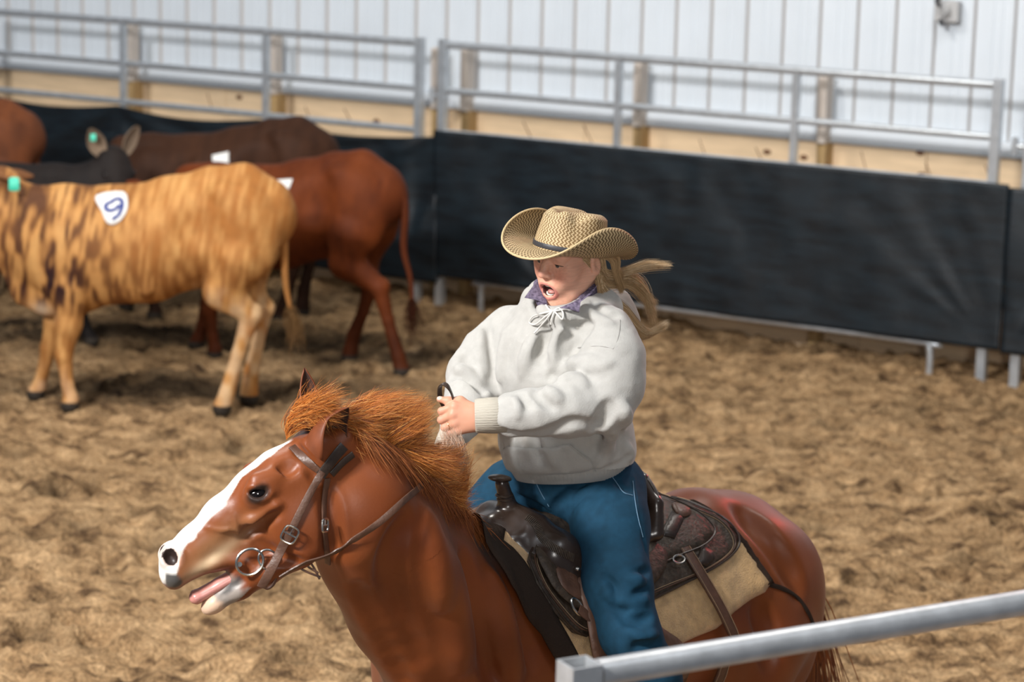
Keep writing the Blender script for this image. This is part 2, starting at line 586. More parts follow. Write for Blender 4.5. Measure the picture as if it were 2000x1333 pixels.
def cloth_piece(t0, t1, z_top, z_bot, side, swag, label, seed, pulls):
    nt_ = int((t1 - t0) / .03); nz = 44
    T = np.linspace(t0, t1, nt_); S = np.linspace(0, 1, nz)
    TT, SS = np.meshgrid(T, S)
    sag = np.zeros_like(T)
    for p in swag:
        pass
    edges = sorted([t0] + list(swag) + [t1])
    for a, b in zip(edges[:-1], edges[1:]):
        k = (T >= a) & (T <= b)
        sag[k] = .05 * np.sin((T[k] - a) / (b - a) * math.pi) if len(swag) else 0.006
    Z = (z_top - sag)[None, :] * (1 - SS) + z_bot * SS
    off = .012 * (vnoise(TT * 3.1, Z * 2.2, seed) - .5) * 2 + .008 * (vnoise(TT * 9, Z * 7, seed + 1) - .5)
    # tension folds radiating from the tie points
    for (tp, zp, amp, ang0, ang1, n) in pulls:
        dx = TT - tp; dz = Z - zp
        rr = np.sqrt(dx * dx + dz * dz) + 1e-4
        an = np.arctan2(dz, dx)
        lo, hi = math.radians(ang0), math.radians(ang1)
        win = np.clip((an - lo) / .25, 0, 1) * np.clip((hi - an) / .25, 0, 1)
        off += amp * win * np.cos((an - lo) / (hi - lo) * math.pi * 2 * n) * np.clip(rr * 3, 0, 1) * np.exp(-rr / .9)
    if len(swag):
        depth = (z_top - sag)[None, :] * np.ones_like(TT) - Z
        ed_ = np.array(sorted([t0] + list(swag) + [t1]))
        near_ = np.min(np.abs(TT[..., None] - ed_), -1)
        cat = np.clip(near_ / .65, 0, 1)
        off += .022 * np.sin((depth - .30 * cat) * 22) * np.exp(-depth / .45) * np.clip(depth * 12, 0, 1) * (.4 + .6 * vnoise(TT * 1.7, depth * 3, seed + 5))
    off = np.minimum(off + side - .045, -.042)
    v = FA[None, None, :] + TT[..., None] * FD + Z[..., None] * UZ + off[..., None] * FN
    ny, nx = TT.shape
    idx = np.arange(nx * ny).reshape(ny, nx)
    f = np.stack([idx[:-1, :-1], idx[1:, :-1], idx[1:, 1:], idx[:-1, 1:]], -1).reshape(-1, 4)
    v2 = v.reshape(-1, 3)
    n = len(v2)
    vv = np.concatenate([v2, v2 + FN * .003])
    bd = np.concatenate([idx[0, :], idx[1:, -1], idx[-1, ::-1][1:], idx[::-1, 0][1:-1]])
    fb = [[bd[i], bd[(i + 1) % len(bd)], bd[(i + 1) % len(bd)] + n, bd[i] + n] for i in range(len(bd))]
    ff = np.concatenate([f, f[:, ::-1] + n, np.array(fb)])
    o = mesh_obj('shade_cloth', vv, ff, M_cloth)
    tag(o, label, 'cloth', 'black shade cloths tied to the corral panels')
    return o


cloth_piece(-.12, 3.9, 1.204, .21, -.01, (), 'black shade cloth hung taut on the middle panel behind the rider', 31,
            [(-.1, .3, .006, 55, 140, 2), (3.9, .25, .014, -180, -60, 2), (3.0, .2, .014, 20, 100, 2), (0.0, .28, .007, 20, 75, 2.5)])
cloth_piece(3.87, 8.0, 1.155, .16, -.012, (5.37, 6.67), 'black shade cloth sagging between ties behind the cattle at the left', 37,
            [(5.37, 1.16, .022, -170, -10, 5), (6.67, 1.16, .012, -170, -10, 4), (4.1, .3, .02, 40, 130, 3)])
cloth_piece(-3.9, -.13, 1.19, .20, -.02, (), 'black shade cloth at the right edge beyond the panel joint', 41, [(-.2, .3, .02, 60, 170, 2)])
cloth_piece(8.06, 12.0, 1.155, .16, -.012, (9.4,), 'black shade cloth at the far left end of the fence', 43, [])
# ================================================================ implicit-surface modelling (numpy)
class Vol:
    def __init__(s, lo, hi, res, big=.5):
        s.lo = np.asarray(lo, float); s.res = res
        n = np.ceil((np.asarray(hi, float) - s.lo) / res).astype(int) + 1
        s.n = n
        s.ax = [(s.lo[i] + res * np.arange(n[i])).astype(np.float32) for i in range(3)]
        s.F = np.full(n, big, np.float32)

    def _win(s, lo, hi):
        sl = []
        for i in range(3):
            a = int(max(0, math.floor((lo[i] - s.lo[i]) / s.res)))
            b = int(min(s.n[i], math.ceil((hi[i] - s.lo[i]) / s.res) + 1))
            if b <= a: return None
            sl.append(slice(a, b))
        return tuple(sl)

    def _grid(s, sl, c):
        return (s.ax[0][sl[0]][:, None, None] - np.float32(c[0]), s.ax[1][sl[1]][None, :, None] - np.float32(c[1]),
                s.ax[2][sl[2]][None, None, :] - np.float32(c[2]))

    def _mix(s, sl, d, k, op):
        A = s.F[sl]
        if op == 'add':
            if k > 0:
                h = np.maximum(k - np.abs(A - d), 0) / k
                s.F[sl] = np.minimum(A, d) - h * h * k * .25
            else:
                s.F[sl] = np.minimum(A, d)
        else:
            d = -d
            if k > 0:
                h = np.maximum(k - np.abs(A - d), 0) / k
                s.F[sl] = np.maximum(A, d) + h * h * k * .25
            else:
                s.F[sl] = np.maximum(A, d)

    def cone(s, a, b, ra, rb, k=.02, lat=None, q=1.0, op='add'):
        a = np.asarray(a, float); b = np.asarray(b, float)
        qm = max(q, 1.0)
        pad = k + 3 * s.res
        lo = np.minimum(a - ra * qm, b - rb * qm) - pad; hi = np.maximum(a + ra * qm, b + rb * qm) + pad
        sl = s._win(lo, hi)
        if sl is None: return
        X, Y, Z = s._grid(sl, a)
        d = b - a
        if lat is not None:
            n = unit(lat)
            g = 1 - 1 / q
            dot = (X * n[0] + Y * n[1] + Z * n[2]) * g
            X = X - dot * n[0]; Y = Y - dot * n[1]; Z = Z - dot * n[2]
            d = d - n * (d @ n) * g
        d = d.astype(np.float32)
        L2 = float(d @ d) + 1e-9
        t = np.clip((X * d[0] + Y * d[1] + Z * d[2]) / L2, 0, 1)
        r = ra + (rb - ra) * t
        D = np.sqrt((X - t * d[0]) ** 2 + (Y - t * d[1]) ** 2 + (Z - t * d[2]) ** 2) - r
        if q < 1: D = D * q
        s._mix(sl, D, k, op)

    def ell(s, c, r, ax=None, k=.02, op='add'):
        c = np.asarray(c, float); ax = np.eye(3) if ax is None else np.asarray(ax, float)
        r = np.asarray(r, float)
        R_ = np.sqrt(((ax * r[:, None]) ** 2).sum(0)) + k + 3 * s.res
        sl = s._win(c - R_, c + R_)
        if sl is None: return
        X, Y, Z = s._grid(sl, c)
        k0 = 0; k1 = 0
        for i in range(3):
            u = X * np.float32(ax[i][0]) + Y * np.float32(ax[i][1]) + Z * np.float32(ax[i][2])
            k0 = k0 + (u / r[i]) ** 2; k1 = k1 + (u / r[i] ** 2) ** 2
        k0 = np.sqrt(k0); k1 = np.sqrt(k1) + 1e-6
        s._mix(sl, k0 * (k0 - 1) / k1, k, op)

    def chain(s, pts, k=.02, lat=None, op='add'):
        """pts: list of (point, r[, q])"""
        for p, q in zip(pts[:-1], pts[1:]):
            qq = ((p[2] if len(p) > 2 else 1) + (q[2] if len(q) > 2 else 1)) / 2
            s.cone(p[0], q[0], p[1], q[1], k, lat, qq, op)

    def sample(s, P):
        P = np.atleast_2d(P)
        g = (P - s.lo) / s.res
        g = np.clip(g, 0, s.n - 1.001)
        i = np.floor(g).astype(int); f = g - i
        x, y, z = i[:, 0], i[:, 1], i[:, 2]
        fx, fy, fz = f[:, 0], f[:, 1], f[:, 2]
        F = s.F
        c00 = F[x, y, z] * (1 - fx) + F[x + 1, y, z] * fx
        c10 = F[x, y + 1, z] * (1 - fx) + F[x + 1, y + 1, z] * fx
        c01 = F[x, y, z + 1] * (1 - fx) + F[x + 1, y, z + 1] * fx
        c11 = F[x, y + 1, z + 1] * (1 - fx) + F[x + 1, y + 1, z + 1] * fx
        return (c00 * (1 - fy) + c10 * fy) * (1 - fz) + (c01 * (1 - fy) + c11 * fy) * fz

    def grad(s, P):
        P = np.atleast_2d(P)
        e = s.res
        g = np.stack([s.sample(P + e * np.eye(3)[i]) - s.sample(P - e * np.eye(3)[i]) for i in range(3)], -1)
        return g / (np.linalg.norm(g, axis=1, keepdims=True) + 1e-9)

    def march(s, o, d, off=0.0, tmax=3.0):
        """first hit of field == off along rays"""
        o = np.atleast_2d(o).astype(float); d = np.atleast_2d(d).astype(float)
        d = d / np.linalg.norm(d, axis=1, keepdims=True)
        n = max(len(o), len(d))
        o = np.broadcast_to(o, (n, 3)).copy(); d = np.broadcast_to(d, (n, 3))
        # enter the volume box
        hi = s.lo + s.res * (s.n - 1)
        t1 = (s.lo - o) / np.where(np.abs(d) < 1e-9, 1e-9, d); t2 = (hi - o) / np.where(np.abs(d) < 1e-9, 1e-9, d)
        t = np.maximum(np.minimum(t1, t2).max(1), 0)
        tend = t + tmax
        done = np.zeros(n, bool)
        st = s.res * .6
        for _ in range(int(tmax / st) + 2):
            act = ~done & (t < tend)
            if not act.any(): break
            v = s.sample(o[act] + d[act] * t[act, None]) - off
            hit = v <= 0
            ia = np.where(act)[0]
            done[ia[hit]] = True
            adv = np.clip(v[~hit] * .6, st * .35, .03)
            t[ia[~hit]] += adv
        P = o + d * t[:, None]
        # refine
        for _ in range(3):
            v = s.sample(P) - off
            P = P + d * np.clip(v, -.01, .01)[:, None] * .5
        return P, done

    def hit(s, px, py, off=0.0):
        P, ok = s.march(EYE, ray(px, py), off)
        return P[0] if ok[0] else None

    def fold(s, pts, r=.012, k=.02, op='add', lift=.5, ends=.35, pl=None):
        """sculpt a ridge (add) or crease (sub) along pixels traced over the current surface"""
        P = []
        for (px, py) in pts:
            q = s.hit(px, py)
            if q is None: continue
            P.append(q)
        if len(P) < 2: return
        P = cr(P, 4)
        n = len(P)
        v = ray(*pts[len(pts) // 2]); v = v / np.linalg.norm(v)
        for i in range(n - 1):
            def rad(j):
                t = j / (n - 1)
                return r * (ends + (1 - ends) * math.sin(math.pi * min(max(t, .0), 1)) ** .7)
            ra, rb = rad(i), rad(i + 1)
            sg = 1 if op == 'add' else -1
            s.cone(P[i] + v * ra * lift * sg, P[i + 1] + v * rb * lift * sg, ra, rb, k, op=op)

    def mesh(s, smooth=1):
        F = s.F
        ins = F < 0
        cnt = np.zeros([m - 1 for m in s.n], np.int8)
        for a in (0, 1):
            for b in (0, 1):
                for c in (0, 1):
                    cnt += ins[a:s.n[0] - 1 + a, b:s.n[1] - 1 + b, c:s.n[2] - 1 + c]
        mx = (cnt > 0) & (cnt < 8)
        I, J, K = np.nonzero(mx)
        vid = np.full(cnt.shape, -1, np.int32)
        vid[I, J, K] = np.arange(len(I))
        corners = [(a, b, c) for a in (0, 1) for b in (0, 1) for c in (0, 1)]
        vals = np.stack([F[I + a, J + b, K + c] for (a, b, c) in corners], -1)
        acc = np.zeros((len(I), 3)); num = np.zeros(len(I))
        for x in range(8):
            for ax in range(3):
                cx = corners[x]
                if cx[ax]: continue
                cy = list(cx); cy[ax] = 1; y = corners.index(tuple(cy))
                va, vb = vals[:, x], vals[:, y]
                m = (va < 0) != (vb < 0)
                t = np.where(m, va / np.where(np.abs(va - vb) < 1e-12, 1, va - vb), 0)
                p = np.array(cx, float)[None, :].repeat(len(I), 0)
                p[:, ax] = t
                acc[m] += p[m]; num += m
        P = acc / np.maximum(num, 1)[:, None] + np.stack([I, J, K], -1)
        P = s.lo + P * s.res
        quads = []
        for ax in range(3):
            sa = [slice(1, -1)] * 3; sb = [slice(1, -1)] * 3
            sa[ax] = slice(0, s.n[ax] - 1); sb[ax] = slice(1, s.n[ax])
            A = ins[tuple(sa)]; Bm = ins[tuple(sb)]
            off = np.array([1, 1, 1]); off[ax] = 0
            i, j, k = [g + o for g, o in zip(np.nonzero(A != Bm), off)]
            o1 = [(1, 2), (2, 0), (0, 1)][ax]
            e1 = np.zeros(3, int); e1[o1[0]] = 1
            e2 = np.zeros(3, int); e2[o1[1]] = 1
            g = lambda d: vid[i - d[0], j - d[1], k - d[2]]
            q = np.stack([g(e1 + e2), g(e2), g(e1 * 0), g(e1)], -1)
            flip = ~ins[i, j, k]  # A inside -> face points +axis
            q[~flip] = q[~flip][:, ::-1]
            quads.append(q)
        Q = np.concatenate(quads)
        Q = Q[(Q >= 0).all(1)]
        for _ in range(smooth):
            E = np.concatenate([Q[:, [0, 1]], Q[:, [1, 2]], Q[:, [2, 3]], Q[:, [3, 0]]])
            E = np.concatenate([E, E[:, ::-1]])
            deg = np.bincount(E[:, 0], minlength=len(P))
            av_ = np.stack([np.bincount(E[:, 0], weights=P[E[:, 1], c], minlength=len(P)) for c in range(3)], -1) / np.maximum(deg, 1)[:, None]
            P = P * .5 + av_ * .5
        return P, Q


def normals_of(P, Q):
    n = np.cross(P[Q[:, 2]] - P[Q[:, 0]], P[Q[:, 3]] - P[Q[:, 1]])
    N_ = np.zeros_like(P)
    for c in range(4):
        for a in range(3):
            N_[:, a] += np.bincount(Q[:, c], weights=n[:, a], minlength=len(P))
    return N_ / (np.linalg.norm(N_, axis=1, keepdims=True) + 1e-12)


def cut(P, Q, keep):
    """keep faces whose vertices are all flagged; compact"""
    k = keep[Q].all(1)
    Q = Q[k]
    used = np.zeros(len(P), bool); used[Q] = True
    mp_ = np.cumsum(used) - 1
    return P[used], mp_[Q]


def inpoly(x, y, poly):
    poly = np.asarray(poly, float)
    r = np.zeros(np.shape(x), bool)
    n = len(poly)
    j = n - 1
    for i in range(n):
        xi, yi = poly[i]; xj, yj = poly[j]
        c = ((yi > y) != (yj > y)) & (x < (xj - xi) * (y - yi) / (yj - yi + 1e-12) + xi)
        r ^= c
        j = i
    return r


def polydist(x, y, poly):
    """signed distance to a polygon, negative inside"""
    poly = np.asarray(poly, float)
    d = np.full(np.shape(x), 1e9)
    n = len(poly)
    for i in range(n):
        a = poly[i]; b = poly[(i + 1) % n]
        e_ = b - a
        t = np.clip(((x - a[0]) * e_[0] + (y - a[1]) * e_[1]) / (e_ @ e_ + 1e-12), 0, 1)
        d = np.minimum(d, np.hypot(x - a[0] - t * e_[0], y - a[1] - t * e_[1]))
    return np.where(inpoly(x, y, poly), -d, d)


def smooth_poly(pts, n=5):
    """closed smooth outline"""
    P = [np.asarray(p, float) for p in pts]
    m = len(P)
    out = []
    for i in range(m):
        a, b, c, d = P[(i - 1) % m], P[i], P[(i + 1) % m], P[(i + 2) % m]
        for k in range(n):
            t = k / n
            out.append(.5 * ((2 * b) + (-a + c) * t + (2 * a - 5 * b + 4 * c - d) * t * t + (-a + 3 * b - 3 * c + d) * t ** 3))
    return out


def sheet2d(outline, step):
    """triangulate a 2D outline with interior points; returns verts2d, faces, boundary order"""
    ol = []
    m = len(outline)
    for i in range(m):
        a = np.asarray(outline[i], float); b = np.asarray(outline[(i + 1) % m], float)
        k = max(1, int(round(np.linalg.norm(b - a) / step)))
        for j in range(k): ol.append(a + (b - a) * j / k)
    o = np.array(ol)
    lo = o.min(0); hi = o.max(0)
    gx, gy = np.meshgrid(np.arange(lo[0], hi[0], step), np.arange(lo[1], hi[1], step * .87))
    gx = gx + (np.arange(gx.shape[0])[:, None] % 2) * step * .5
    gx = gx.ravel(); gy = gy.ravel()
    k = polydist(gx, gy, o) < -step * .45
    pts = [Vector(p) for p in o] + [Vector((x, y)) for x, y in zip(gx[k], gy[k])]
    nb = len(o)
    res = delaunay_2d_cdt(pts, [(i, (i + 1) % nb) for i in range(nb)], [list(range(nb))], 1, 1e-6)
    v = np.array([[p.x, p.y] for p in res[0]])
    f = [list(t) for t in res[2]]
    return v, f


def shell(name, V2, F2, place, thick, mat_, parent, uv=True, th_edge=.35):
    """place(V2, off) -> 3D points; builds a closed sheet with rounded-looking edge"""
    F2 = [f for f in F2 if len(f) == 3]
    cnt = {}
    for f in F2:
        for i in range(3):
            e_ = (f[i], f[(i + 1) % 3])
            cnt[e_] = cnt.get(e_, 0) + 1
    bd = [e_ for e_ in cnt if (e_[1], e_[0]) not in cnt]
    onb = np.zeros(len(V2), bool)
    for a, b in bd: onb[a] = onb[b] = True
    bot = place(V2, 0.0)
    top = place(V2, thick)
    top[onb] = bot[onb] + (top[onb] - bot[onb]) * th_edge
    n = len(V2)
    F = [tuple(f) for f in F2] + [tuple(i + n for i in reversed(f)) for f in F2]
    F += [(a, a + n, b + n, b)[::1] for a, b in bd]
    F = [tuple(f) for f in F]
    P = np.concatenate([top, bot])
    F = [f for f in F]
    # side faces orientation: top verts 0..n, bottom n..2n
    o = mesh_obj(name, P, F, mat_, parent, True, uvs=np.concatenate([V2, V2]) if uv else None)
    bpy_fix_normals(o)
    return o


def bpy_fix_normals(o):
    import bmesh
    bm = bmesh.new(); bm.from_mesh(o.data)
    bmesh.ops.recalc_face_normals(bm, faces=bm.faces)
    bm.to_mesh(o.data); bm.free()
# ================================================================ the sorrel horse
HA = math.radians(44)
hh = V3(-math.cos(HA), -math.sin(HA), 0)      # the way the horse's body points
ll = V3(math.sin(HA), -math.cos(HA), 0)       # its left side, nearest the camera
W0 = V3(-.06, 6.0, 0)


def B(s, w, z):
    """s: distance behind the withers, w: to the horse's left, z: height"""
    P = W0 - hh * s + ll * w
    return V3(P[0], P[1], z)


# the head lies in its own plane, turned a little away from square to the view
YAW = math.radians(12); HROLL = math.radians(-6)
HO = at(640, 950, 5.42)
hn = unit(V3(math.sin(YAW) * math.cos(HROLL), -math.cos(YAW) * math.cos(HROLL), -math.sin(HROLL)))


def Hd(px, py, w=0.0):
    v = ray(px, py)
    t = ((HO - EYE) @ hn + w) / (v @ hn)
    return EYE + v * t


def Hm(px, py, w, sd):
    """near-side feature, or its mirror image on the far side of the head"""
    P = Hd(px, py, w)
    return P if sd > 0 else P - 2 * hn * ((P - HO) @ hn)


hu = unit(Hd(340, 1085) - Hd(600, 880))        # down the face
hv = np.cross(hn, hu)                          # in plane, perpendicular
if hv[2] > 0: hv = -hv


def H2(P):
    d = np.atleast_2d(P) - HO
    return d @ hu, d @ hv, d @ hn


def horse_ops(V):
    HAX = [hu, hv, hn]
    BX = [-hh, ll, UZ]
    # ---- trunk
    V.chain([(B(-.04, 0, .99), .25, .80), (B(.12, 0, .99), .30, .78), (B(.35, 0, .975), .295, .95), (B(.65, 0, 1.0), .275, .98),
             (B(.88, 0, 1.03), .245, 1.0), (B(1.03, 0, 1.04), .20, 1.05)], k=.06, lat=ll)
    V.chain([(B(-.10, 0, 1.22), .07), (B(0, 0, 1.265), .055), (B(.18, 0, 1.255), .045), (B(.5, 0, 1.21), .05)], k=.12)
    V.chain([(B(.55, 0, 1.18), .08), (B(.80, 0, 1.205), .085), (B(.98, 0, 1.165), .08), (B(1.12, 0, 1.05), .055)], k=.10)
    for sd in (1, -1):
        # shoulder, haunch
        V.ell(B(-.04, .13 * sd, 1.02), (.19, .12, .25), [unit(-hh + UZ * .35), ll, unit(UZ + hh * .35)], k=.07)
        V.ell(B(-.09, .10 * sd, .93), (.12, .11, .16), BX, k=.08)
        V.ell(B(.93, .135 * sd, 1.02), (.22, .145, .22), BX, k=.07)
        V.ell(B(1.04, .12 * sd, .92), (.15, .12, .26), BX, k=.06)
        V.ell(B(.76, .19 * sd, .86), (.15, .09, .17), BX, k=.08)
        # hind leg gathered under the body
        V.chain([(B(.90, .16 * sd, .90), .15), (B(.80, .20 * sd, .70), .10), (B(.93, .20 * sd, .50), .068), (B(1.0, .20 * sd, .40), .048)], k=.06)
        V.chain([(B(1.0, .20 * sd, .40), .050), (B(.93, .20 * sd, .24), .031), (B(.87, .20 * sd, .12), .036), (B(.83, .20 * sd, .07), .031)], k=.03)
        V.cone(B(.83, .20 * sd, .075), B(.80, .20 * sd, .015), .040, .056, k=.015)
        # front leg
        V.chain([(B(-.10, .15 * sd, .82), .12), (B(-.02, .16 * sd, .66), .085), (B(-.20, .17 * sd, .44), .055), (B(-.205, .17 * sd, .38), .046)], k=.05)
        V.chain([(B(-.205, .17 * sd, .38), .044), (B(-.20, .17 * sd, .22), .029), (B(-.22, .17 * sd, .12), .034), (B(-.26, .17 * sd, .07), .030)], k=.03)
        V.cone(B(-.26, .17 * sd, .075), B(-.29, .17 * sd, .015), .038, .052, k=.015)
    V.ell(B(-.10, 0, .95), (.10, .15, .17), BX, k=.08)
    # ---- neck
    lat2 = unit(hn + ll)
    n1 = at(698, 995, 5.43); n2 = at(748, 1072, 5.53); n3 = at(811, 1160, 5.66); n4 = at(882, 1238, 5.80)
    V.cone(n1, n2, .132, .142, .05, hn, .60)
    V.cone(n2, n3, .142, .166, .05, lat2, .62)
    V.cone(n3, n4, .166, .188, .07, ll, .68)
    V.cone(n4, B(-.02, 0, 1.02), .188, .235, .08, ll, .78)
    # windpipe / jugular groove and crest
    V.chain([(at(690, 1078, 5.40), .034), (at(748, 1190, 5.52), .036), (at(806, 1290, 5.64), .04)], k=.06)
    V.chain([(Hd(672, 857), .040), (at(765, 910, 5.50), .024), (at(830, 968, 5.62), .024), (at(886, 1024, 5.76), .030), (B(-.05, 0, 1.265), .045)], k=.05)
    # ---- head: skull, bridge of the nose, cheeks
    V.ell(Hd(622, 900), (.090, .068, .076), HAX, k=.03)
    V.chain([(Hd(590, 912), .064, 1.15), (Hd(548, 932), .060, 1.35), (Hd(503, 966), .058, 1.2), (Hd(440, 1015), .050, .92), (Hd(385, 1063), .040, .92), (Hd(352, 1090), .040, 1.0)], k=.03, lat=hn)
    V.cone(Hd(600, 985), Hd(480, 1040), .095, .055, .035, hn, .72)
    V.cone(Hd(480, 1040), Hd(400, 1080), .055, .032, .03, hn, .80)
    for sd in (1, -1):
        V.ell(Hm(598, 1018, .050, sd), (.085, .092, .035), HAX, k=.03)             # round jowl
        V.cone(Hm(585, 1085, .045, sd), Hm(500, 1120, .030, sd), .028, .020, .03)
        V.ell(Hm(510, 958, .072, sd), (.042, .032, .022), HAX, k=.018)              # eye socket mound
        V.cone(Hm(545, 925, .070, sd), Hm(500, 936, .072, sd), .014, .013, .02)      # brow
        V.chain([(Hm(540, 990, .078, sd), .013), (Hm(492, 1020, .060, sd), .013), (Hm(462, 1038, .050, sd), .010)], k=.016)   # facial crest
        V.ell(Hm(563, 912, .071, sd), (.026, .018, .010), HAX, k=.02, op='sub')       # hollow above the eye
        V.ell(Hm(478, 1058, .058, sd), (.045, .028, .012), HAX, k=.03, op='sub')
        V.ell(Hm(616, 872, .052, sd), (.034, .028, .024), HAX, k=.03)                # ear base
    # muzzle
    V.ell(Hd(345, 1102), (.037, .039, .048), HAX, k=.025)
    V.ell(Hd(334, 1130), (.021, .028, .040), HAX, k=.02)
    V.cone(Hd(345, 1120), Hd(420, 1097), .026, .018, .02, hn, 1.7)
    V.cone(Hd(420, 1097), Hd(480, 1090), .018, .022, .02, hn, 1.9)
    for sd in (1, -1):
        V.ell(Hm(334, 1088, .034, sd), (.026, .021, .017), HAX, k=.02)
        V.ell(Hm(334, 1091, .052, sd), (.0225, .0175, .024), [unit(hu * .35 + hv), unit(hu - hv * .35), hn], k=.006, op='sub')
    # lower jaw dropped open
    V.chain([(Hd(575, 1085), .030, 1.7), (Hd(520, 1118), .026, 1.6), (Hd(470, 1150), .020, 1.5), (Hd(425, 1177), .018, 1.5)], k=.025, lat=hn)
    V.ell(Hd(414, 1182), (.028, .021, .028), HAX, k=.016)
    V.cone(Hd(420, 1172), Hd(462, 1122), .016, .018, .014, hn, 1.3)
    V.cone(Hd(462, 1122), Hd(490, 1098), .018, .022, .014, hn, 1.5)
    # eyeball room and lids
    for sd in (1, -1):
        V.ell(Hm(504, 964, .090, sd), (.025, .0125, .020), [unit(hu * .93 - hv * .25), unit(hv + hu * .25), hn], k=.006, op='sub')


M_horse = mat('sorrel_coat', rough=.42, spec=.35, attr=True, var=.30, vscale=5, bump=.10, bscale=170, sheen=.05, bdist=.002)


def bone(seed, P, s=1.0):
    return vnoise(P[:, 0] * 9 * s + P[:, 2] * 4, P[:, 2] * 11 * s + P[:, 1] * 5, seed)


def horse_color(P, N_, V):
    def hp(x, y):
        q = V.hit(x, y)
        a, b, c = H2(q)
        return a[0], b[0]
    base = np.array([.190, .042, .009]); lite = np.array([.32, .095, .022]); dk = np.array([.115, .030, .011])
    n = bone(1, P)[:, None]
    C = base * (1 - n * .35) + lite * n * .35
    u, v, w = H2(P)
    ishead = (np.abs(w) < .16) & (u > -.02)
    # legs darker
    low = np.clip((.55 - P[:, 2]) / .3, 0, 1)[:, None]
    C = C * (1 - low) + dk * low
    # lighter areas low on the cheek and muzzle
    qx, qy = H2(Hd(420, 1070, .04))[0][0], H2(Hd(420, 1070, .04))[1][0]
    g = np.exp(-(((u - qx) / .10) ** 2 + ((v - qy) / .035) ** 2))[:, None] * ishead[:, None]
    C = C * (1 - .55 * g) + np.array([.50, .27, .12]) * .55 * g
    g = np.exp(-(((u - H2(Hd(410, 1094, .03))[0][0]) / .075) ** 2 + ((v - H2(Hd(410, 1094, .03))[1][0]) / .014) ** 2))[:, None] * ishead[:, None]
    C = C * (1 - .85 * g) + np.array([.70, .50, .30]) * .85 * g
    # blaze
    edge = [(557, 866), (528, 893), (500, 914), (474, 933), (463, 952), (450, 971), (443, 990), (424, 1004), (408, 1022), (398, 1032), (384, 1052), (366, 1062), (358, 1078), (354, 1100), (348, 1118), (342, 1132)]
    HP = [V.hit(*p) for p in edge]
    E2 = np.array([[H2(q)[0][0], H2(q)[1][0], H2(q)[2][0]] for q in HP])
    ev = np.interp(u, E2[:, 0], E2[:, 1])
    nn = vnoise(u * 60, w * 60, 5) * .6 + vnoise(u * 25, w * 25 + 7, 8) * .4
    wb = np.interp(u, E2[:6, 0], np.maximum(E2[:6, 2], .016))
    bv = np.clip((ev - v + (nn - .5) * .010) / .005, 0, 1)
    bw = np.clip((wb - np.abs(w) + (nn - .5) * .008) / .004, 0, 1) * np.clip((ev + .03 - v) / .01, 0, 1) * np.clip((u - E2[0, 0] + .02) / .015, 0, 1)
    sw = np.clip((u - E2[5, 0]) / .03, 0, 1)
    bl = bw * (1 - sw) + bv * sw
    # only the front of the face, never the jaw side
    bl = bl * ishead
    C = C * (1 - bl[:, None]) + np.array([.84, .80, .74]) * bl[:, None]
    # pink skin around the nostril, grey lips
    nu_, nv_ = H2(Hd(334, 1090, .045))[0][0], H2(Hd(334, 1090, .045))[1][0]
    d = np.hypot(u - nu_, v - nv_)
    g = np.clip(1 - d / .034, 0, 1)[:, None] * ishead[:, None]
    C = C * (1 - .55 * np.minimum(g * 2, 1)) + np.array([.66, .36, .25]) * .55 * np.minimum(g * 2, 1)
    nu_, nv_ = H2(Hd(337, 1133, .03))[0][0], H2(Hd(337, 1133, .03))[1][0]
    nz = vnoise(u * 90, v * 90, 12)
    d = np.hypot((u - nu_) / 1.0, (v - nv_) / 1.1) + (nz - .5) * .008
    g = np.clip((.021 - d) / .006, 0, 1)[:, None] * ishead[:, None]
    C = C * (1 - g) + np.array([.085, .08, .075]) * g
    # lower lip: grey skin with a pale pink chin
    ju, jv = H2(Hd(450, 1142))[0][0], H2(Hd(450, 1142))[1][0]
    a_ = H2(Hd(405, 1188)); b2 = H2(Hd(492, 1098))
    dx, dy = b2[0][0] - a_[0][0], b2[1][0] - a_[1][0]
    L_ = math.hypot(dx, dy)
    tt = ((u - a_[0][0]) * dx + (v - a_[1][0]) * dy) / L_
    ss = ((u - a_[0][0]) * dy - (v - a_[1][0]) * dx) / L_
    jaw = (v > H2(Hd(420, 1130))[1][0] - .004) & ishead & (tt < .105) & (np.abs(ss) < .034) & (u > H2(Hd(500, 1100))[0][0])
    jm = (np.clip((.105 - tt + (nz - .5) * .02) / .022, 0, 1) * jaw)[:, None]
    lip = C * (1 - jm) + np.array([.34, .29, .25]) * jm
    dkst = (np.clip(1 - np.abs(ss + .002 - (nz - .5) * .01) / .011, 0, 1) * np.clip((tt - .035) / .02, 0, 1))[:, None]
    lip = np.where(jaw[:, None], lip * (1 - dkst * .8) + np.array([.035, .04, .045]) * dkst * .8, lip)
    pk = (np.clip((.042 - tt + (nz - .5) * .02) / .012, 0, 1))[:, None]
    lip = np.where(jaw[:, None], lip * (1 - pk) + np.array([.78, .53, .37]) * pk, lip)
    C = lip
    # dark inside the nostril and round the eye
    for sd in (1,):
        pass
    du = u - H2(Hd(334, 1091, .045))[0][0]; dv = v - H2(Hd(334, 1091, .045))[1][0]
    inn = (np.hypot(du, dv) < .022) & (np.abs(w) < .041) & (np.abs(w) > .015) & ishead
    C[inn] = [.03, .016, .012]
    du = u - H2(Hd(504, 964, .08))[0][0]; dv = v - H2(Hd(504, 964, .08))[1][0]
    g = np.clip(1.25 - np.hypot(du / .029, dv / .019), 0, 1)[:, None] * (np.abs(w) > .055)[:, None] * ishead[:, None]
    g = np.minimum(g * 2.2, 1)
    C = C * (1 - g) + np.array([.035, .018, .012]) * g
    # hooves
    C[P[:, 2] < .065] = [.05, .04, .035]
    return C


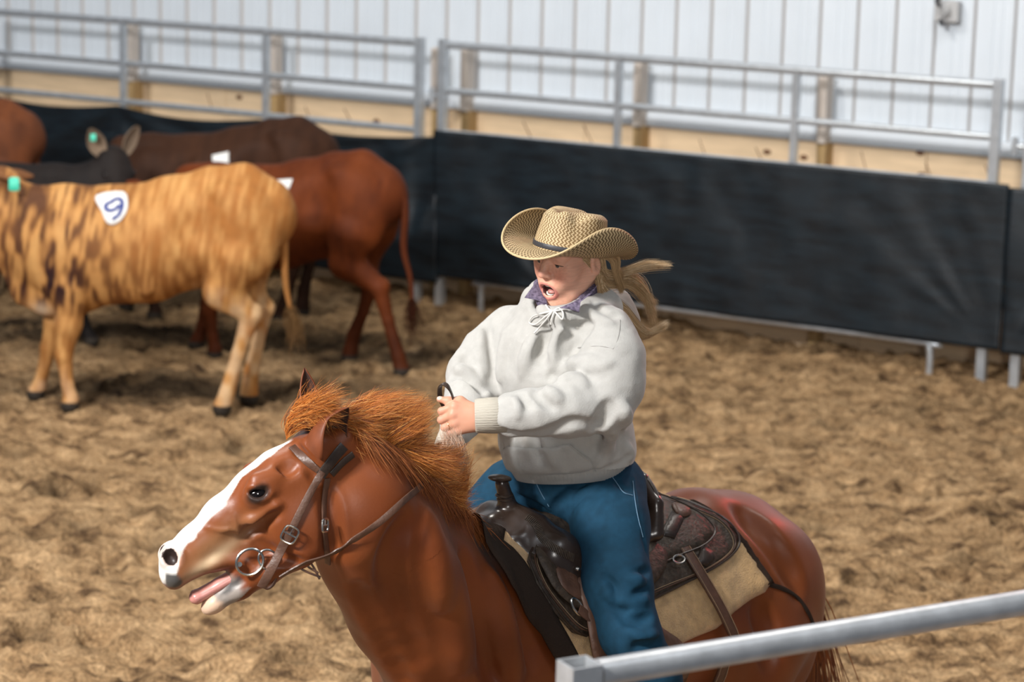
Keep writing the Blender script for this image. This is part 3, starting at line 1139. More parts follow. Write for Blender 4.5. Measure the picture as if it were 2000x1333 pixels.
def make_horse():
    root = empty('horse', (W0[0], W0[1], 0), 0)
    tag(root, 'sorrel horse with a white blaze, mouth open, carrying the saddled rider', 'horse')
    V = Vol((-.75, 5.35, -.01), (1.10, 7.25, 1.60), .0085)
    horse_ops(V)
    def muscles(W):
        for pts, r, k in (([(790, 1020), (762, 1100), (775, 1190), (820, 1290)], .012, .05), ([(905, 1090), (930, 1180), (955, 1290), (970, 1330)], .010, .045),
                          ([(985, 1150), (1010, 1220), (1040, 1300)], .009, .04), ([(700, 1150), (740, 1230), (790, 1330)], .008, .04),
                          ([(1480, 1190), (1500, 1230), (1505, 1300)], .012, .05), ([(1450, 1000), (1510, 1060), (1560, 1150)], .010, .06)):
            W.fold(pts, r, k, op='sub', lift=.3)
        for pts, r, k in (([(860, 1080), (880, 1180), (900, 1300)], .018, .06), ([(830, 1010), (850, 1100), (862, 1180)], .012, .05), ([(960, 1130), (985, 1230), (1005, 1330)], .012, .05)):
            W.fold(pts, r, k, op='add', lift=.6)
    muscles(V)
    P1, Q1 = V.mesh(1)
    MUS = muscles
    Vh = Vol((-1.02, 5.02, 1.08), (-.02, 5.80, 1.95), .0042)
    horse_ops(Vh)
    MUS(Vh)
    for pts, r, k in (([(400, 1030), (430, 1036), (452, 1034), (470, 1040)], .0035, .006), ([(455, 1000), (462, 1030), (470, 1050)], .003, .006)):
        Vh.fold(pts, r, k, op='add', lift=.5)
    for pts, r, k in (([(500, 1060), (545, 1090), (590, 1100)], .006, .02), ([(545, 1000), (500, 1030), (475, 1050)], .006, .02), ([(640, 960), (650, 1030), (645, 1085)], .010, .03), ([(575, 870), (600, 905), (620, 940)], .006, .02)):
        Vh.fold(pts, r, k, op='sub', lift=.35)
    for pts, r, k in (([(480, 955), (498, 950), (520, 954), (532, 966)], .0045, .008), ([(482, 966), (500, 978), (525, 974)], .0035, .007)):
        Vh.fold(pts, r, k, op='add', lift=.5)
    P2, Q2 = Vh.mesh(1)
    # join across a plane behind the jaw
    cn = unit(at(800, 1120, 5.6) - at(690, 985, 5.42))
    co = at(757, 1062, 5.53)
    P1, Q1 = cut(P1, Q1, (P1 - co) @ cn > -.006)
    P2, Q2 = cut(P2, Q2, (P2 - co) @ cn < .006)
    P = np.concatenate([P1, P2]); Q = np.concatenate([Q1, Q2 + len(P1)])
    N_ = normals_of(P, Q)
    mesh_obj('body', P, Q, M_horse, root, cols=horse_color(P, N_, Vh))
    return root, V, Vh


HORSE, VH, VHH = make_horse()


# ---- eyes
M_eye = mat('horse_eye', (.006, .004, .004), .10, spec=.5)
for sd in (1, -1):
    m = MB(); m.ball(Hm(504, 964, .071, sd), (.0245, .0150, .0155), [unit(hu * .93 - hv * .25), unit(hv + hu * .25), hn], 20, 14)
    m.build('eye', M_eye, HORSE, True)

# ---- tongue and lower gum
M_tongue = mat('tongue', (.60, .26, .22), .35, spec=.6, var=.25, vscale=40, sss=.1)
m = MB()
m.tube(cr([Hd(505, 1090), Hd(470, 1118), Hd(432, 1140), Hd(400, 1158), Hd(380, 1168), Hd(370, 1172)], 5), [.018] * 6 + [.017] * 6 + [.016] * 6 + [.017] * 3 + [.015, .013, .011, .009, .004], 14, sx=1.5, nrm=hv)
m.build('tongue', M_tongue, HORSE, True)

# ---- ears: curved leaf-shaped shells
M_ear_in = mat('ear_lining', (.040, .016, .010), .9)
M_ear = mat('ear_coat', (.19, .052, .018), .5, spec=.3, var=.3, vscale=30)


def ear(base, tip, openv, wid, bend, name='ear'):
    base = np.asarray(base); tip = np.asarray(tip)
    ax = unit(tip - base); L_ = np.linalg.norm(tip - base)
    o_ = unit(openv - ax * (openv @ ax)); sdv = np.cross(ax, o_)
    ns, nt_ = 17, 18
    outer = []; inner = []
    for j in range(nt_):
        t = j / (nt_ - 1)
        w = wid * (.80 + .35 * t) * (1 - t ** 2.2) ** .85 if t < 1 else .0005
        w = max(w, .0012)
        c = base + ax * L_ * t + bend * (t * t) * L_
        arc = math.radians(300 - 150 * min(1, t * 1.5))
        for i in range(ns):
            a = -arc / 2 + arc * i / (ns - 1)
            dirv = -o_ * math.cos(a) + sdv * math.sin(a)
            outer.append(c + dirv * w - (-o_) * w * 0.0)
            inner.append(c + dirv * max(w - .004, .0006))
    f = [(j * ns + i, j * ns + i + 1, (j + 1) * ns + i + 1, (j + 1) * ns + i) for j in range(nt_ - 1) for i in range(ns - 1)]
    n = len(outer)
    fr = []
    for j in range(nt_ - 1):
        fr.append((j * ns, (j + 1) * ns, (j + 1) * ns + n, j * ns + n))
        fr.append((j * ns + ns - 1, j * ns + ns - 1 + n, (j + 1) * ns + ns - 1 + n, (j + 1) * ns + ns - 1))
    fi = [tuple(n + k for k in reversed(q)) for q in f]
    o = mesh_obj(name, outer + inner, f + fr + fi, M_ear, HORSE)
    bpy_fix_normals(o)
    o.data.materials.append(M_ear_in)
    mi = np.zeros(len(o.data.polygons), np.int32); mi[len(f) + len(fr):] = 1
    o.data.polygons.foreach_set('material_index', mi)
    return o


ear(Hd(626, 882, .052), Hd(690, 806, .092), unit(V3(.80, -.62, -.10)), .056, unit(V3(-.6, 0, .6)) * .12)
ear(Hd(613, 842, -.055), Hd(607, 720, -.080), unit(V3(.35, -.9, .15)), .033, unit(V3(-1, 0, .1)) * .10)

# ---- mane: many fine strands blown up and back
M_mane = mat('mane_hair', rough=.45, spec=.4, attr=True)
# crest curve: pixels and depth
crest = cr([Hd(560, 852, -.01), Hd(585, 812, -.02), Hd(640, 825), at(700, 858, 5.45), at(765, 893, 5.50), at(838, 953, 5.62), at(893, 1006, 5.76), at(935, 1045, 5.93)], 10)


def strands(name, gen, n, parent, mt, seg=9, nside=3):
    v = []; f = []; c = []
    for k in range(n):
        pts, r, col = gen(k)
        pts = cr(pts, max(2, seg // (len(pts) - 1)))
        m_ = len(pts)
        T_ = unit(pts[-1] - pts[0])
        x = np.cross(T_, R3()); x = unit(x)
        y = np.cross(T_, x)
        base = len(v)
        for i, p in enumerate(pts):
            q = r * (1 - .85 * (i / (m_ - 1)) ** 2.0)
            for s_ in range(nside):
                a = 2 * math.pi * s_ / nside
                v.append(p + (x * math.cos(a) + y * math.sin(a)) * q)
                c.append(col)
        for i in range(m_ - 1):
            for s_ in range(nside):
                f.append((base + i * nside + s_, base + i * nside + (s_ + 1) % nside, base + (i + 1) * nside + (s_ + 1) % nside, base + (i + 1) * nside + s_))
    return mesh_obj(name, np.array(v), np.array(f), mt, parent, True, cols=np.array(c))


def R3():
    return V3(R.gauss(0, 1), R.gauss(0, 1), R.gauss(0, 1))


RT = rt; UPV = V3(0, 0, 1)


def mane_gen(k):
    t = R.random()
    i = t * (len(crest) - 1.001); a = int(i); p = crest[a] + (crest[a + 1] - crest[a]) * (i - a)
    px, py = pix(p)
    side = R.uniform(-1, 1)
    if px < 740: side = -.3 - .7 * abs(side)
    p = p + hn * side * .022 + V3(0, 0, R.uniform(-.012, .012))
    lk = R.random()
    col = np.array([.74, .27, .050]) * (1 - lk) + np.array([.42, .12, .025]) * lk
    if R.random() < .12: col = np.array([.92, .48, .15])
    if R.random() < .18: col = np.array([.12, .035, .014])
    wv = lambda s: V3(R.gauss(0, s), R.gauss(0, s), R.gauss(0, s))
    clump = math.floor(px / 17)
    rc = random.Random(clump * 7 + (1 if side > 0 else 0) * 3)
    cj = V3(rc.gauss(0, .03), rc.gauss(0, .02), rc.gauss(0, .035))
    if px < 668:
        # forelock and bridle path: tuft curling over the poll
        L_ = R.uniform(.025, .065)
        d0 = unit(V3(.15 + R.gauss(0, .35), -.5, .7 + R.gauss(0, .2)))
        d1 = unit(V3(.9 + R.gauss(0, .35), -.2 + R.gauss(0, .3), .1 + R.gauss(0, .4)))
        pts = [p, p + d0 * L_ * .45 + cj * .4, p + d0 * L_ * .6 + d1 * L_ * .45 + cj, p + d0 * L_ * .5 + d1 * L_ * 1.0 + cj * 1.3 + wv(.01)]
    elif px < 800:
        L_ = R.uniform(.06, .175) if px < 745 else R.uniform(.05, .115)
        d0 = unit(V3(.25 + R.gauss(0, .22), -.1 + R.gauss(0, .25), .8))
        d1 = unit(V3(1.0, .25 + R.gauss(0, .2), .04 + R.gauss(0, .24)))
        pts = [p, p + d0 * L_ * .38 + cj * .3, p + d0 * L_ * .50 + d1 * L_ * .45 + cj, p + d0 * L_ * .52 + d1 * L_ * .95 + cj * 1.6 + wv(.012)]
    else:
        L_ = R.uniform(.04, .095) * (1.0 if px < 880 else .6)
        d0 = unit(V3(.25 + R.gauss(0, .18), -.2 + R.gauss(0, .25), .8))
        d1 = unit(V3(.8, .15 + R.gauss(0, .25), .50 + R.gauss(0, .20)))
        if px > 905: L_ *= .7; d0 = unit(V3(.3, -.2, .8)); d1 = unit(V3(.7, 0, .2 + R.gauss(0, .3)))
        pts = [p, p + d0 * L_ * .40 + cj * .3, p + d0 * L_ * .50 + d1 * L_ * .40 + cj, p + d0 * L_ * .50 + d1 * L_ * .85 + cj * 1.5 + wv(.012)]
    # the mane parts round the rider's fist and stays off the saddle horn
    g1, g2, g3 = R.gauss(905, 16), R.gauss(850, 9), R.gauss(866, 7)
    for _ in range(7):
        x_, y_ = pix(pts[-1])
        if x_ > g1 or (x_ > g2 and y_ < g3) or (x_ > 690 and y_ < g2 - 82):
            pts = [p + (q - p) * .80 for q in pts]
        else:
            break
    return pts, R.uniform(.00035, .0008), col


strands('mane', mane_gen, 17000, HORSE, M_mane)


# shorter dense under layer lying over the crest
def mane_gen2(k):
    t = R.uniform(.38, 1)
    i = t * (len(crest) - 1.001); a = int(i); p = crest[a] + (crest[a + 1] - crest[a]) * (i - a)
    p = p + hn * R.uniform(.0, .035)
    L_ = R.uniform(.05, .11)
    tan = unit(crest[min(a + 2, len(crest) - 1)] - crest[a])
    d1 = unit(tan * .9 + hn * .35 + V3(0, 0, -.15) + R3() * .15)
    pts = [p, p + unit(d1 + V3(0, 0, .9)) * L_ * .3, p + d1 * L_ * .7 + V3(0, 0, .012), p + d1 * L_ * 1.1 - V3(0, 0, .005)]
    lk = R.random()
    return pts, .0011, np.array([.40, .13, .035]) * (1 - lk) + np.array([.16, .045, .016]) * lk


strands('mane', mane_gen2, 2200, HORSE, M_mane)


# locks lifted up round the rider's hands
def mane_gen3(k):
    p = at(R.uniform(835, 880), R.uniform(880, 945), 5.66) + R3() * .012
    q = at(R.uniform(862, 895), R.uniform(835, 862), 5.80) + R3() * .006
    mid = (p + q) / 2 + V3(.02, 0, -.02) + R3() * .008
    lk = R.random()
    col = np.array([.42, .22, .12]) * (1 - lk) + np.array([.62, .46, .36]) * lk
    return [p, mid, q], .0008, col


strands('mane', mane_gen3, 420, HORSE, M_mane)


# ---- tail hanging behind the rump
def tail_gen(k):
    p = B(1.16, 0, 1.07) + R3() * .02
    s_ = R.gauss(0, .05)
    pts = [p, B(1.26, s_ * .5, .98 + R.uniform(-.03, .03)), B(1.33, s_, .72), B(1.30 + R.uniform(-.05, .1), s_ * 2, R.uniform(.30, .45))]
    lk = R.random()
    return pts, .0025, np.array([.36, .12, .035]) * (1 - lk) + np.array([.14, .04, .015]) * lk


strands('tail', tail_gen, 500, HORSE, M_mane)
# ================================================================ saddle, pad, bridle
M_leather = mat('dark_saddle_leather', (.042, .026, .018), .38, spec=.5, bump=.35, bscale=130, var=.45, vscale=26, bdist=.002)
M_swell = mat('polished_leather', (.042, .026, .019), .26, spec=.6, bump=.12, bscale=90, var=.35, vscale=12, bdist=.002)
M_tool = mat('tooled_leather', (.070, .048, .032), .5, spec=.4, bump=.9, bscale=85, var=.6, vscale=60, bdist=.004)
M_brown = mat('brown_strap_leather', (.12, .058, .036), .42, spec=.5, bump=.3, bscale=120, var=.35, vscale=40)
M_felt = mat('felt_pad', (.66, .42, .20), .95, spec=.1, bump=1.0, bscale=260, var=.35, vscale=35, sheen=.3, bdist=.004)
M_wear_and_shade = mat('pad_wear_and_shade_cloth', (.034, .022, .016), .9, spec=.15, bump=.8, bscale=200, bdist=.003)
M_steel = mat('steel_hardware', (.62, .60, .56), .25, metal=1.0, var=.2, vscale=60)
M_stitch = mat('stitching', (.30, .20, .12), .8)
ZC = 1.0
RR = .29


def sa(P):
    d = np.atleast_2d(P) - V3(W0[0], W0[1], 0)
    s_ = d @ (-hh); w = d @ ll; z = d[:, 2] - ZC
    return s_, np.arctan2(w, z) * RR


def drape(V2, off):
    V2 = np.atleast_2d(V2)
    s_ = V2[:, 0]; ph = V2[:, 1] / RR
    O = np.array([B(a, 0, ZC) for a in s_])
    D = ll[None, :] * np.sin(ph)[:, None] + UZ[None, :] * np.cos(ph)[:, None]
    P, ok = VH.march(O + D * .62, -D, off, tmax=.62)
    return P


def px2sa(pts, off=0.0):
    out = []
    for (x, y) in pts:
        P = VH.hit(x, y, off)
        if P is None:
            raise ValueError('px %s misses the horse' % ((x, y),))
        a, b = sa(P)
        out.append((a[0], b[0]))
    return out


def draped(name, outline, off, th, m_, parent, side=1, step=.018, lift=None):
    V2, F2 = sheet2d(outline, step)
    V2 = V2 * np.array([1, side])

    def place(v, o_):
        P = drape(v, off + o_)
        if lift is not None:
            P = P + lift(v)[:, None] * (ll[None, :] * side)
        return P
    return shell(name, V2, F2, place, th, m_, parent)


# ---- felt saddle pad under everything
pad = empty('saddle_pad', (W0[0], W0[1], 1.3))
tag(pad, 'tan felt saddle pad with dark worn front edge, between the saddle and the sorrel horse', 'saddle pad')
near_pad = px2sa([(948, 1056), (965, 1085), (1003, 1145), (1060, 1240), (1108, 1325)])
rear_pad = px2sa([(1502, 1140), (1470, 1095), (1440, 1052), (1395, 1008), (1345, 984), (1305, 976)])
s_front = near_pad[-1][0]; a_low = px2sa([(1450, 1180)])[0][1]
bot_pad = px2sa([(1395, 1228), (1430, 1196), (1462, 1172), (1490, 1158)])
ol = near_pad + [(near_pad[-1][0] + .03, near_pad[-1][1] + .06), (near_pad[-1][0] + .12, near_pad[-1][1] + .10), (bot_pad[0][0] - .15, bot_pad[0][1] + .015)] + bot_pad + rear_pad
smax = rear_pad[-1][0] + .01
ol_half = [(near_pad[0][0] + .085, 0.0)] + ol + [(smax, 0.0)]
for sd in (1, -1):
    draped('felt', ol_half, .002, .016, M_felt, pad, sd)
wear = px2sa([(950, 1060), (1000, 1143), (1058, 1240), (1104, 1322)], .02)
wear_b = px2sa([(1150, 1325), (1096, 1218), (1050, 1140), (1026, 1098), (1002, 1070), (984, 1056)], .02)
w_ol = [(wear[0][0] + .090, 0.0)] + wear + [(wear[-1][0] + .02, wear[-1][1] + .06), (wear_b[0][0] + .02, wear_b[0][1] + .06)] + wear_b + [(wear_b[-1][0] + .10, 0.0)]
for sd in (1, -1):
    draped('wear_strip', w_ol, .019, .005, M_wear_and_shade, pad, sd)
# shade along the back of the pad, made as a dark band
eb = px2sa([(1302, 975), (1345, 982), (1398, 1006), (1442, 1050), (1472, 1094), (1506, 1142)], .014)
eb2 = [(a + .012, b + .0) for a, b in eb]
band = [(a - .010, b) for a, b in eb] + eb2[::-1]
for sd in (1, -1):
    draped('edge_shade_band', band, .010, .014, M_wear_and_shade, pad, sd, step=.012)

# ---- the saddle
saddle = empty('western_saddle', (W0[0] - hh[0] * .25, W0[1] - hh[1] * .25, 1.36))
tag(saddle, 'dark brown tooled leather western saddle with horn, strapped on the sorrel horse', 'saddle')
sk_near = [(1036, 1072), (1030, 1095), (1048, 1140), (1083, 1196), (1118, 1236), (1146, 1245), (1166, 1232), (1240, 1192), (1320, 1152), (1395, 1112), (1436, 1080), (1444, 1052), (1420, 1018), (1370, 992), (1310, 974)]
sk = px2sa(sk_near, .022)
sk = [(sk[0][0] + .0, .10)] + sk + [(sk[-1][0], 0.0), (sk[0][0] + .12, 0.0)]
sk_s = sk
for sd in (1, -1):
    draped('skirt', sk_s, .019, .009, M_tool, saddle, sd)
# raised rim along the skirt edge, and a second line of stitching
for sd in (1, -1):
    cen = np.mean(np.array(sk_s[1:-2]), 0)
    pts = [np.array(p) * [1, 1] for p in sk_s[1:-2]]
    for ins, r_, m_ in ((.006, .0032, M_leather), (.022, .0017, M_brown), (.030, .0010, M_stitch)):
        line = []
        for p in pts:
            d_ = cen - p
            line.append(p + d_ / np.linalg.norm(d_) * ins)
        line = cr(line, 5)
        P = drape(np.array([[q[0], q[1] * sd] for q in line]), .029)
        m = MB(); m.tube(list(P), r_, 6); m.build('skirt_edging', m_, saddle, True)
# rear jockey
rj = px2sa([(1283, 968), (1330, 985), (1375, 1012), (1395, 1040), (1375, 1066), (1330, 1085), (1290, 1100), (1262, 1085)], .035)
rj = rj + [(rj[-1][0] - .02, .08), (rj[-1][0] - .0, 0.0), (rj[0][0] + .01, 0.0)]
for sd in (1, -1):
    draped('rear_jockey', rj, .030, .008, M_tool, saddle, sd)
    line = cr([np.array(p) for p in rj[:8]], 5)
    P = drape(np.array([[q[0], q[1] * sd] for q in line]), .040)
    m = MB(); m.tube(list(P), .0025, 6); m.build('jockey_edging', M_leather, saddle, True)
# raised plate on the near jockey
pl = px2sa([(1312, 998), (1338, 1010), (1318, 1052), (1290, 1044)], .04)
draped('plate', pl, .038, .007, M_leather, saddle, 1, step=.012)
pl = px2sa([(1312, 985), (1330, 988), (1350, 1000), (1340, 1010), (1322, 1006)], .04)
draped('string_rosette', smooth_poly(pl, 4), .040, .008, M_brown, saddle, 1, step=.01)
pl = px2sa([(1368, 1066), (1392, 1078), (1396, 1092), (1380, 1108), (1362, 1100)], .03)
draped('billet_tab', pl, .030, .006, M_leather, saddle, 1, step=.012)
# seat jockey (round flap behind the thigh)
sj = px2sa([(1215, 1060), (1262, 1055), (1292, 1068), (1304, 1092), (1290, 1128), (1258, 1150), (1215, 1150)], .045)
for sd in (1, -1):
    draped('seat_jockey', smooth_poly(sj, 4), .042, .010, M_tool, saddle, sd)
# front jockey flap under the swell
fj = px2sa([(1052, 1062), (1050, 1090), (1075, 1140), (1110, 1178), (1140, 1190), (1185, 1168), (1200, 1140), (1160, 1100), (1110, 1075)], .035)
for sd in (1, -1):
    draped('front_jockey', smooth_poly(fj, 4), .034, .010, M_tool, saddle, sd)
tl = px2sa([(1088, 1108), (1118, 1118), (1134, 1140), (1140, 1172), (1112, 1160), (1092, 1135)], .045)
draped('stitched_patch', smooth_poly(tl, 4), .044, .005, M_brown, saddle, 1, step=.012)
# fenders and stirrups
fe = px2sa([(1160, 1085), (1270, 1120)], .05)


def fender(sd):
    o_ = [(.13, .20), (.10, .30), (.10, .40), (.14, .52), (.19, .60), (.27, .61), (.34, .56), (.42, .52), (.445, .47), (.41, .41), (.33, .35), (.28, .24)]
    draped('fender', smooth_poly(o_, 4), .045, .008, M_brown, saddle, sd)


for sd in (1, -1):
    fender(sd)

# tree: swell, horn, seat, cantle sculpted as one body
VS = Vol(B(.22, 0, 1.06) - V3(.42, .42, 0), B(.22, 0, 1.5) + V3(.42, .42, 0), .0048)
BX = [-hh, ll, UZ]
for sd in (1, -1):
    VS.chain([(B(.085, 0, 1.366), .042), (B(.10, .07 * sd, 1.345), .052), (B(.125, .13 * sd, 1.300), .056), (B(.14, .170 * sd, 1.245), .046), (B(.14, .200 * sd, 1.18), .024)], k=.03)
    VS.ell(B(.125, .145 * sd, 1.290), (.065, .055, .070), [unit(-hh + UZ * .15), ll, UZ], k=.03)
    VS.chain([(B(.10, .10 * sd, 1.30), .04), (B(.10, .15 * sd, 1.20), .028), (B(.12, .185 * sd, 1.13), .018)], k=.02)
# front lip of the fork arching over the withers
VS.chain([(B(.085, -.165, 1.16), .016), (B(.060, -.130, 1.26), .022), (B(.040, -.075, 1.335), .024), (B(.032, 0, 1.362), .024), (B(.040, .075, 1.335), .024), (B(.060, .130, 1.26), .022), (B(.085, .165, 1.16), .016)], k=.03)
for sd in (1, -1):
    VS.cone(B(.045, .03 * sd, 1.355), B(.10, .03 * sd, 1.37), .024, .03, k=.03)
    VS.cone(B(.055, .10 * sd, 1.305), B(.115, .12 * sd, 1.31), .024, .04, k=.03)
    VS.cone(B(.075, .145 * sd, 1.22), B(.125, .16 * sd, 1.22), .022, .03, k=.03)
# seat
VS.ell(B(.28, 0, 1.265), (.22, .17, .065), BX, k=.03)
VS.ell(B(.22, 0, 1.30), (.12, .10, .06), BX, k=.04)
cant = [(B(.468, -.175, 1.30), .018), (B(.486, -.150, 1.375), .018), (B(.500, -.085, 1.425), .017), (B(.504, 0, 1.440), .017), (B(.500, .085, 1.425), .017), (B(.486, .150, 1.375), .018), (B(.468, .175, 1.30), .018)]
VS.chain(cant, k=.012)
for t in (-.14, -.10, -.05, 0, .05, .10, .14):
    VS.cone(B(.494, t, 1.415 - abs(t) ** 1.5 * 1.6), B(.42, t * .95, 1.27), .018, .045, k=.03)
# hollow seat and gullet
VS.ell(B(.31, 0, 1.425), (.125, .125, .105), BX, k=.03, op='sub')
VS.cone(B(-.10, .0, 1.265), B(.12, 0, 1.265), .066, .050, k=.012, lat=ll, q=1.30, op='sub')
# horn
VS.chain([(B(.088, 0, 1.385), .028), (B(.075, 0, 1.425), .0195), (B(.058, 0, 1.472), .0185)], k=.015)
P_, Q_ = VS.mesh(2)
mesh_obj('tree', P_, Q_, M_swell, saddle)
hc = B(.050, 0, 1.488)
hax = unit(UZ + hh * -.15)
m = MB(); m.ball(hc, (.034, .028, .0095), [unit(np.cross(ll, hax)), ll, hax], 28, 12); m.build('horn_cap', M_swell, saddle, True)
m = MB()
for k in range(5):
    c_ = B(.085 - k * .0045, 0, 1.398 + k * .0105)
    pts = [c_ + (-hh) * math.cos(a) * .0205 + ll * math.sin(a) * .0205 for a in np.linspace(0, 2 * math.pi, 17)]
    m.tube(pts, .0035, 6, cap=False)
m.build('horn_wrap', M_leather, saddle, True)
# cantle binding
m = MB(); m.tube(cr([p[0] + UZ * .010 - hh * .004 for p in cant], 6), .0085, 8); m.build('cantle_binding', M_leather, saddle, True)
# braided edge lacing round the swell
VSb = VS
lac = []
for sd in (1,):
    pts = [(1030, 1010), (1048, 1028), (1058, 1050), (1075, 1066), (1098, 1080), (1122, 1092)]
    P = [VS.hit(x, y, .002) for x, y in pts]
    P = cr([p for p in P if p is not None], 8)
    m = MB()
    for i, p in enumerate(P[:-1]):
        t = unit(P[i + 1] - P[i]); nn = VS.grad(p)[0]; b_v = np.cross(t, nn)
        m.tube([p - b_v * .010 - t * .002, p + nn * .002, p + b_v * .010 + t * .002], .0022, 5)
    m.build('lacing', M_tool, saddle, True)
    pts = [(1008, 992), (1040, 1000), (1075, 1020), (1100, 1050), (1118, 1080)]
# concho screw
p = VHc = None
c1 = VH.hit(1128, 1112, .062)
m = MB(); m.ball(c1, (.008, .008, .006), None, 12, 8); m.build('concho', M_steel, saddle, True)


def on_body(pts, off, V=VH, n=6):
    P = [V.hit(x, y, off) for (x, y) in pts]
    P = cr(P, n)
    N_ = [V.grad(p)[0] for p in P]
    return P, N_


def ring(name, c, ax1, ax2, ra, rb, r, parent, m_=M_steel, half=False):
    m = MB()
    a1 = math.pi if half else 2 * math.pi
    pts = [c + ax1 * ra * math.cos(a) + ax2 * rb * math.sin(a) for a in np.linspace(0, a1, 25)]
    m.tube(pts, r, 8, cap=half)
    return m.build(name, m_, parent, True)


# front rigging: D ring, latigo, cinch ring
c_ = VH.hit(1128, 1186, .042); nn = VH.grad(c_)[0]; t1 = unit(VH.hit(1140, 1204, .042) - VH.hit(1116, 1170, .042)); t2 = np.cross(nn, t1)
ring('rigging_ring', c_, t1, t2, .026, .015, .0035, saddle)
c_ = VH.hit(1183, 1232, .05); t1 = unit(VH.hit(1196, 1258, .05) - VH.hit(1170, 1205, .05)); t2 = np.cross(VH.grad(c_)[0], t1)
ring('cinch_ring', c_, t1, t2, .036, .014, .0038, saddle)
for pts, w_ in (([(1132, 1190), (1150, 1205), (1178, 1222)], .026), ([(1150, 1180), (1180, 1215), (1215, 1275), (1245, 1325)], .02), ([(1186, 1246), (1200, 1280), (1212, 1325)], .024), ([(1180, 1240), (1178, 1275), (1190, 1325)], .024)):
    P, N_ = on_body(pts, .048)
    m = MB(); m.strap(P, N_, w_, .004); m.build('latigo', M_brown, saddle, True)
# rear billet with stitched edges going down to the flank cinch
rp = [(1338, 1070), (1352, 1092), (1378, 1135), (1410, 1190), (1436, 1245)]
P, N_ = on_body(rp, .036)
last = P[-1]; tdir = unit(P[-1] - P[-4])
s0, a0 = sa(P[-1])
ext = drape(np.array([[s0[0] - .01 * k, a0[0] + .05 * k] for k in range(1, 7)]), .02)
Pall = list(P) + [q for q in ext]
Nall = [VH.grad(p)[0] for p in Pall]
m = MB(); m.strap(Pall, Nall, .034, .006); m.build('rear_billet', M_brown, saddle, True)
for sg in (-1, 1):
    q = []
    for i, p in enumerate(Pall):
        t = unit(Pall[min(i + 1, len(Pall) - 1)] - Pall[max(i - 1, 0)])
        q.append(p + np.cross(t, Nall[i]) * sg * .0135 + Nall[i] * .0035)
    m = MB(); m.tube(q, .0011, 5); m.build('stitching', M_stitch, saddle, True)
c_ = VH.hit(1326, 1093, .045); t1 = unit(VH.hit(1340, 1088, .045) - VH.hit(1312, 1096, .045)); t2 = np.cross(VH.grad(c_)[0], t1)
ring('rear_ring', c_, t1, t2, .020, .012, .0032, saddle)
# shadow line running back over the hip, made as a thin dark strip
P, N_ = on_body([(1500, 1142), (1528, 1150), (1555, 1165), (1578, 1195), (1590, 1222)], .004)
m = MB(); m.strap(P, N_, .013, .004); m.build('hip_shadow_strip', M_wear_and_shade, saddle, True)
# front cinch and stirrups
s1, a1 = .12, .44
P = drape(np.array([[.11 + .0 * k, .40 + .055 * k] for k in range(12)]), .012)
m = MB(); m.strap(list(P), [VH.grad(p)[0] for p in P], .10, .012); m.build('cinch', M_wear_and_shade, saddle, True)
P = drape(np.array([[.11, -.40 - .055 * k] for k in range(9)]), .012)
m = MB(); m.strap(list(P), [VH.grad(p)[0] for p in P], .10, .012); m.build('cinch', M_wear_and_shade, saddle, True)
for sd in (1, -1):
    c_ = B(.235, .385 * sd, .625)
    m = MB()
    pts = [c_ + UZ * .10 - ll * sd * .0, c_ + (-hh) * .045 + UZ * .05, c_ + (-hh) * .062 - UZ * .02, c_ + (-hh) * .055 - UZ * .045]
    pr = cr([c_ + (-hh) * .055 * math.sin(a) * (1.15 if math.cos(a) < 0 else .9) + UZ * .075 * math.cos(a) for a in np.linspace(0, 2 * math.pi, 13)], 3)
    m.strap(pr, [(p - c_) for p in pr], .055, .012)
    m.build('stirrup', M_brown, saddle, True)
    m = MB(); m.strap([c_ + UZ * .075, c_ + UZ * .13 - ll * sd * .01, B(.22, .36 * sd, .86)], ll * sd, .045, .008); m.build('stirrup_leather', M_brown, saddle, True)

# ---- bridle
bridle = empty('bridle', tuple(Hd(600, 940)))
tag(bridle, 'brown leather bridle with steel buckles and ring bit, reins running up to the rider', 'bridle')


def on_head(pts, off=.003, n=6, V=None):
    V = V or VHH
    P = []
    for (x, y) in pts:
        q = V.hit(x, y, off)
        if q is None: q = VH.hit(x, y, off)
        if q is not None: P.append(q)
    P = cr(P, n)
    return P, [V.grad(p)[0] for p in P]


def strap_px(name, pts, w_, m_=M_brown, off=.004, th=.004, V=None):
    P, N_ = on_head(pts, off, V=V)
    m = MB(); m.strap(P, N_, w_, th)
    return m.build(name, m_, bridle, True)


strap_px('browband', [(552, 852), (570, 872), (598, 900), (626, 924)], .019)
strap_px('crown_piece', [(672, 872), (655, 892), (640, 912), (626, 930)], .024, M_leather, .006)
strap_px('crown_piece', [(690, 888), (668, 906), (648, 928)], .016, M_leather, .004)
strap_px('cheek_strap', [(630, 922), (612, 952), (592, 990), (572, 1030), (552, 1070)], .017, off=.006)
strap_px('cheek_strap', [(566, 1040), (548, 1076), (530, 1112), (510, 1148)], .021, off=.012)
strap_px('throat_latch', [(640, 935), (634, 975), (634, 1025), (638, 1070), (640, 1102)], .015)


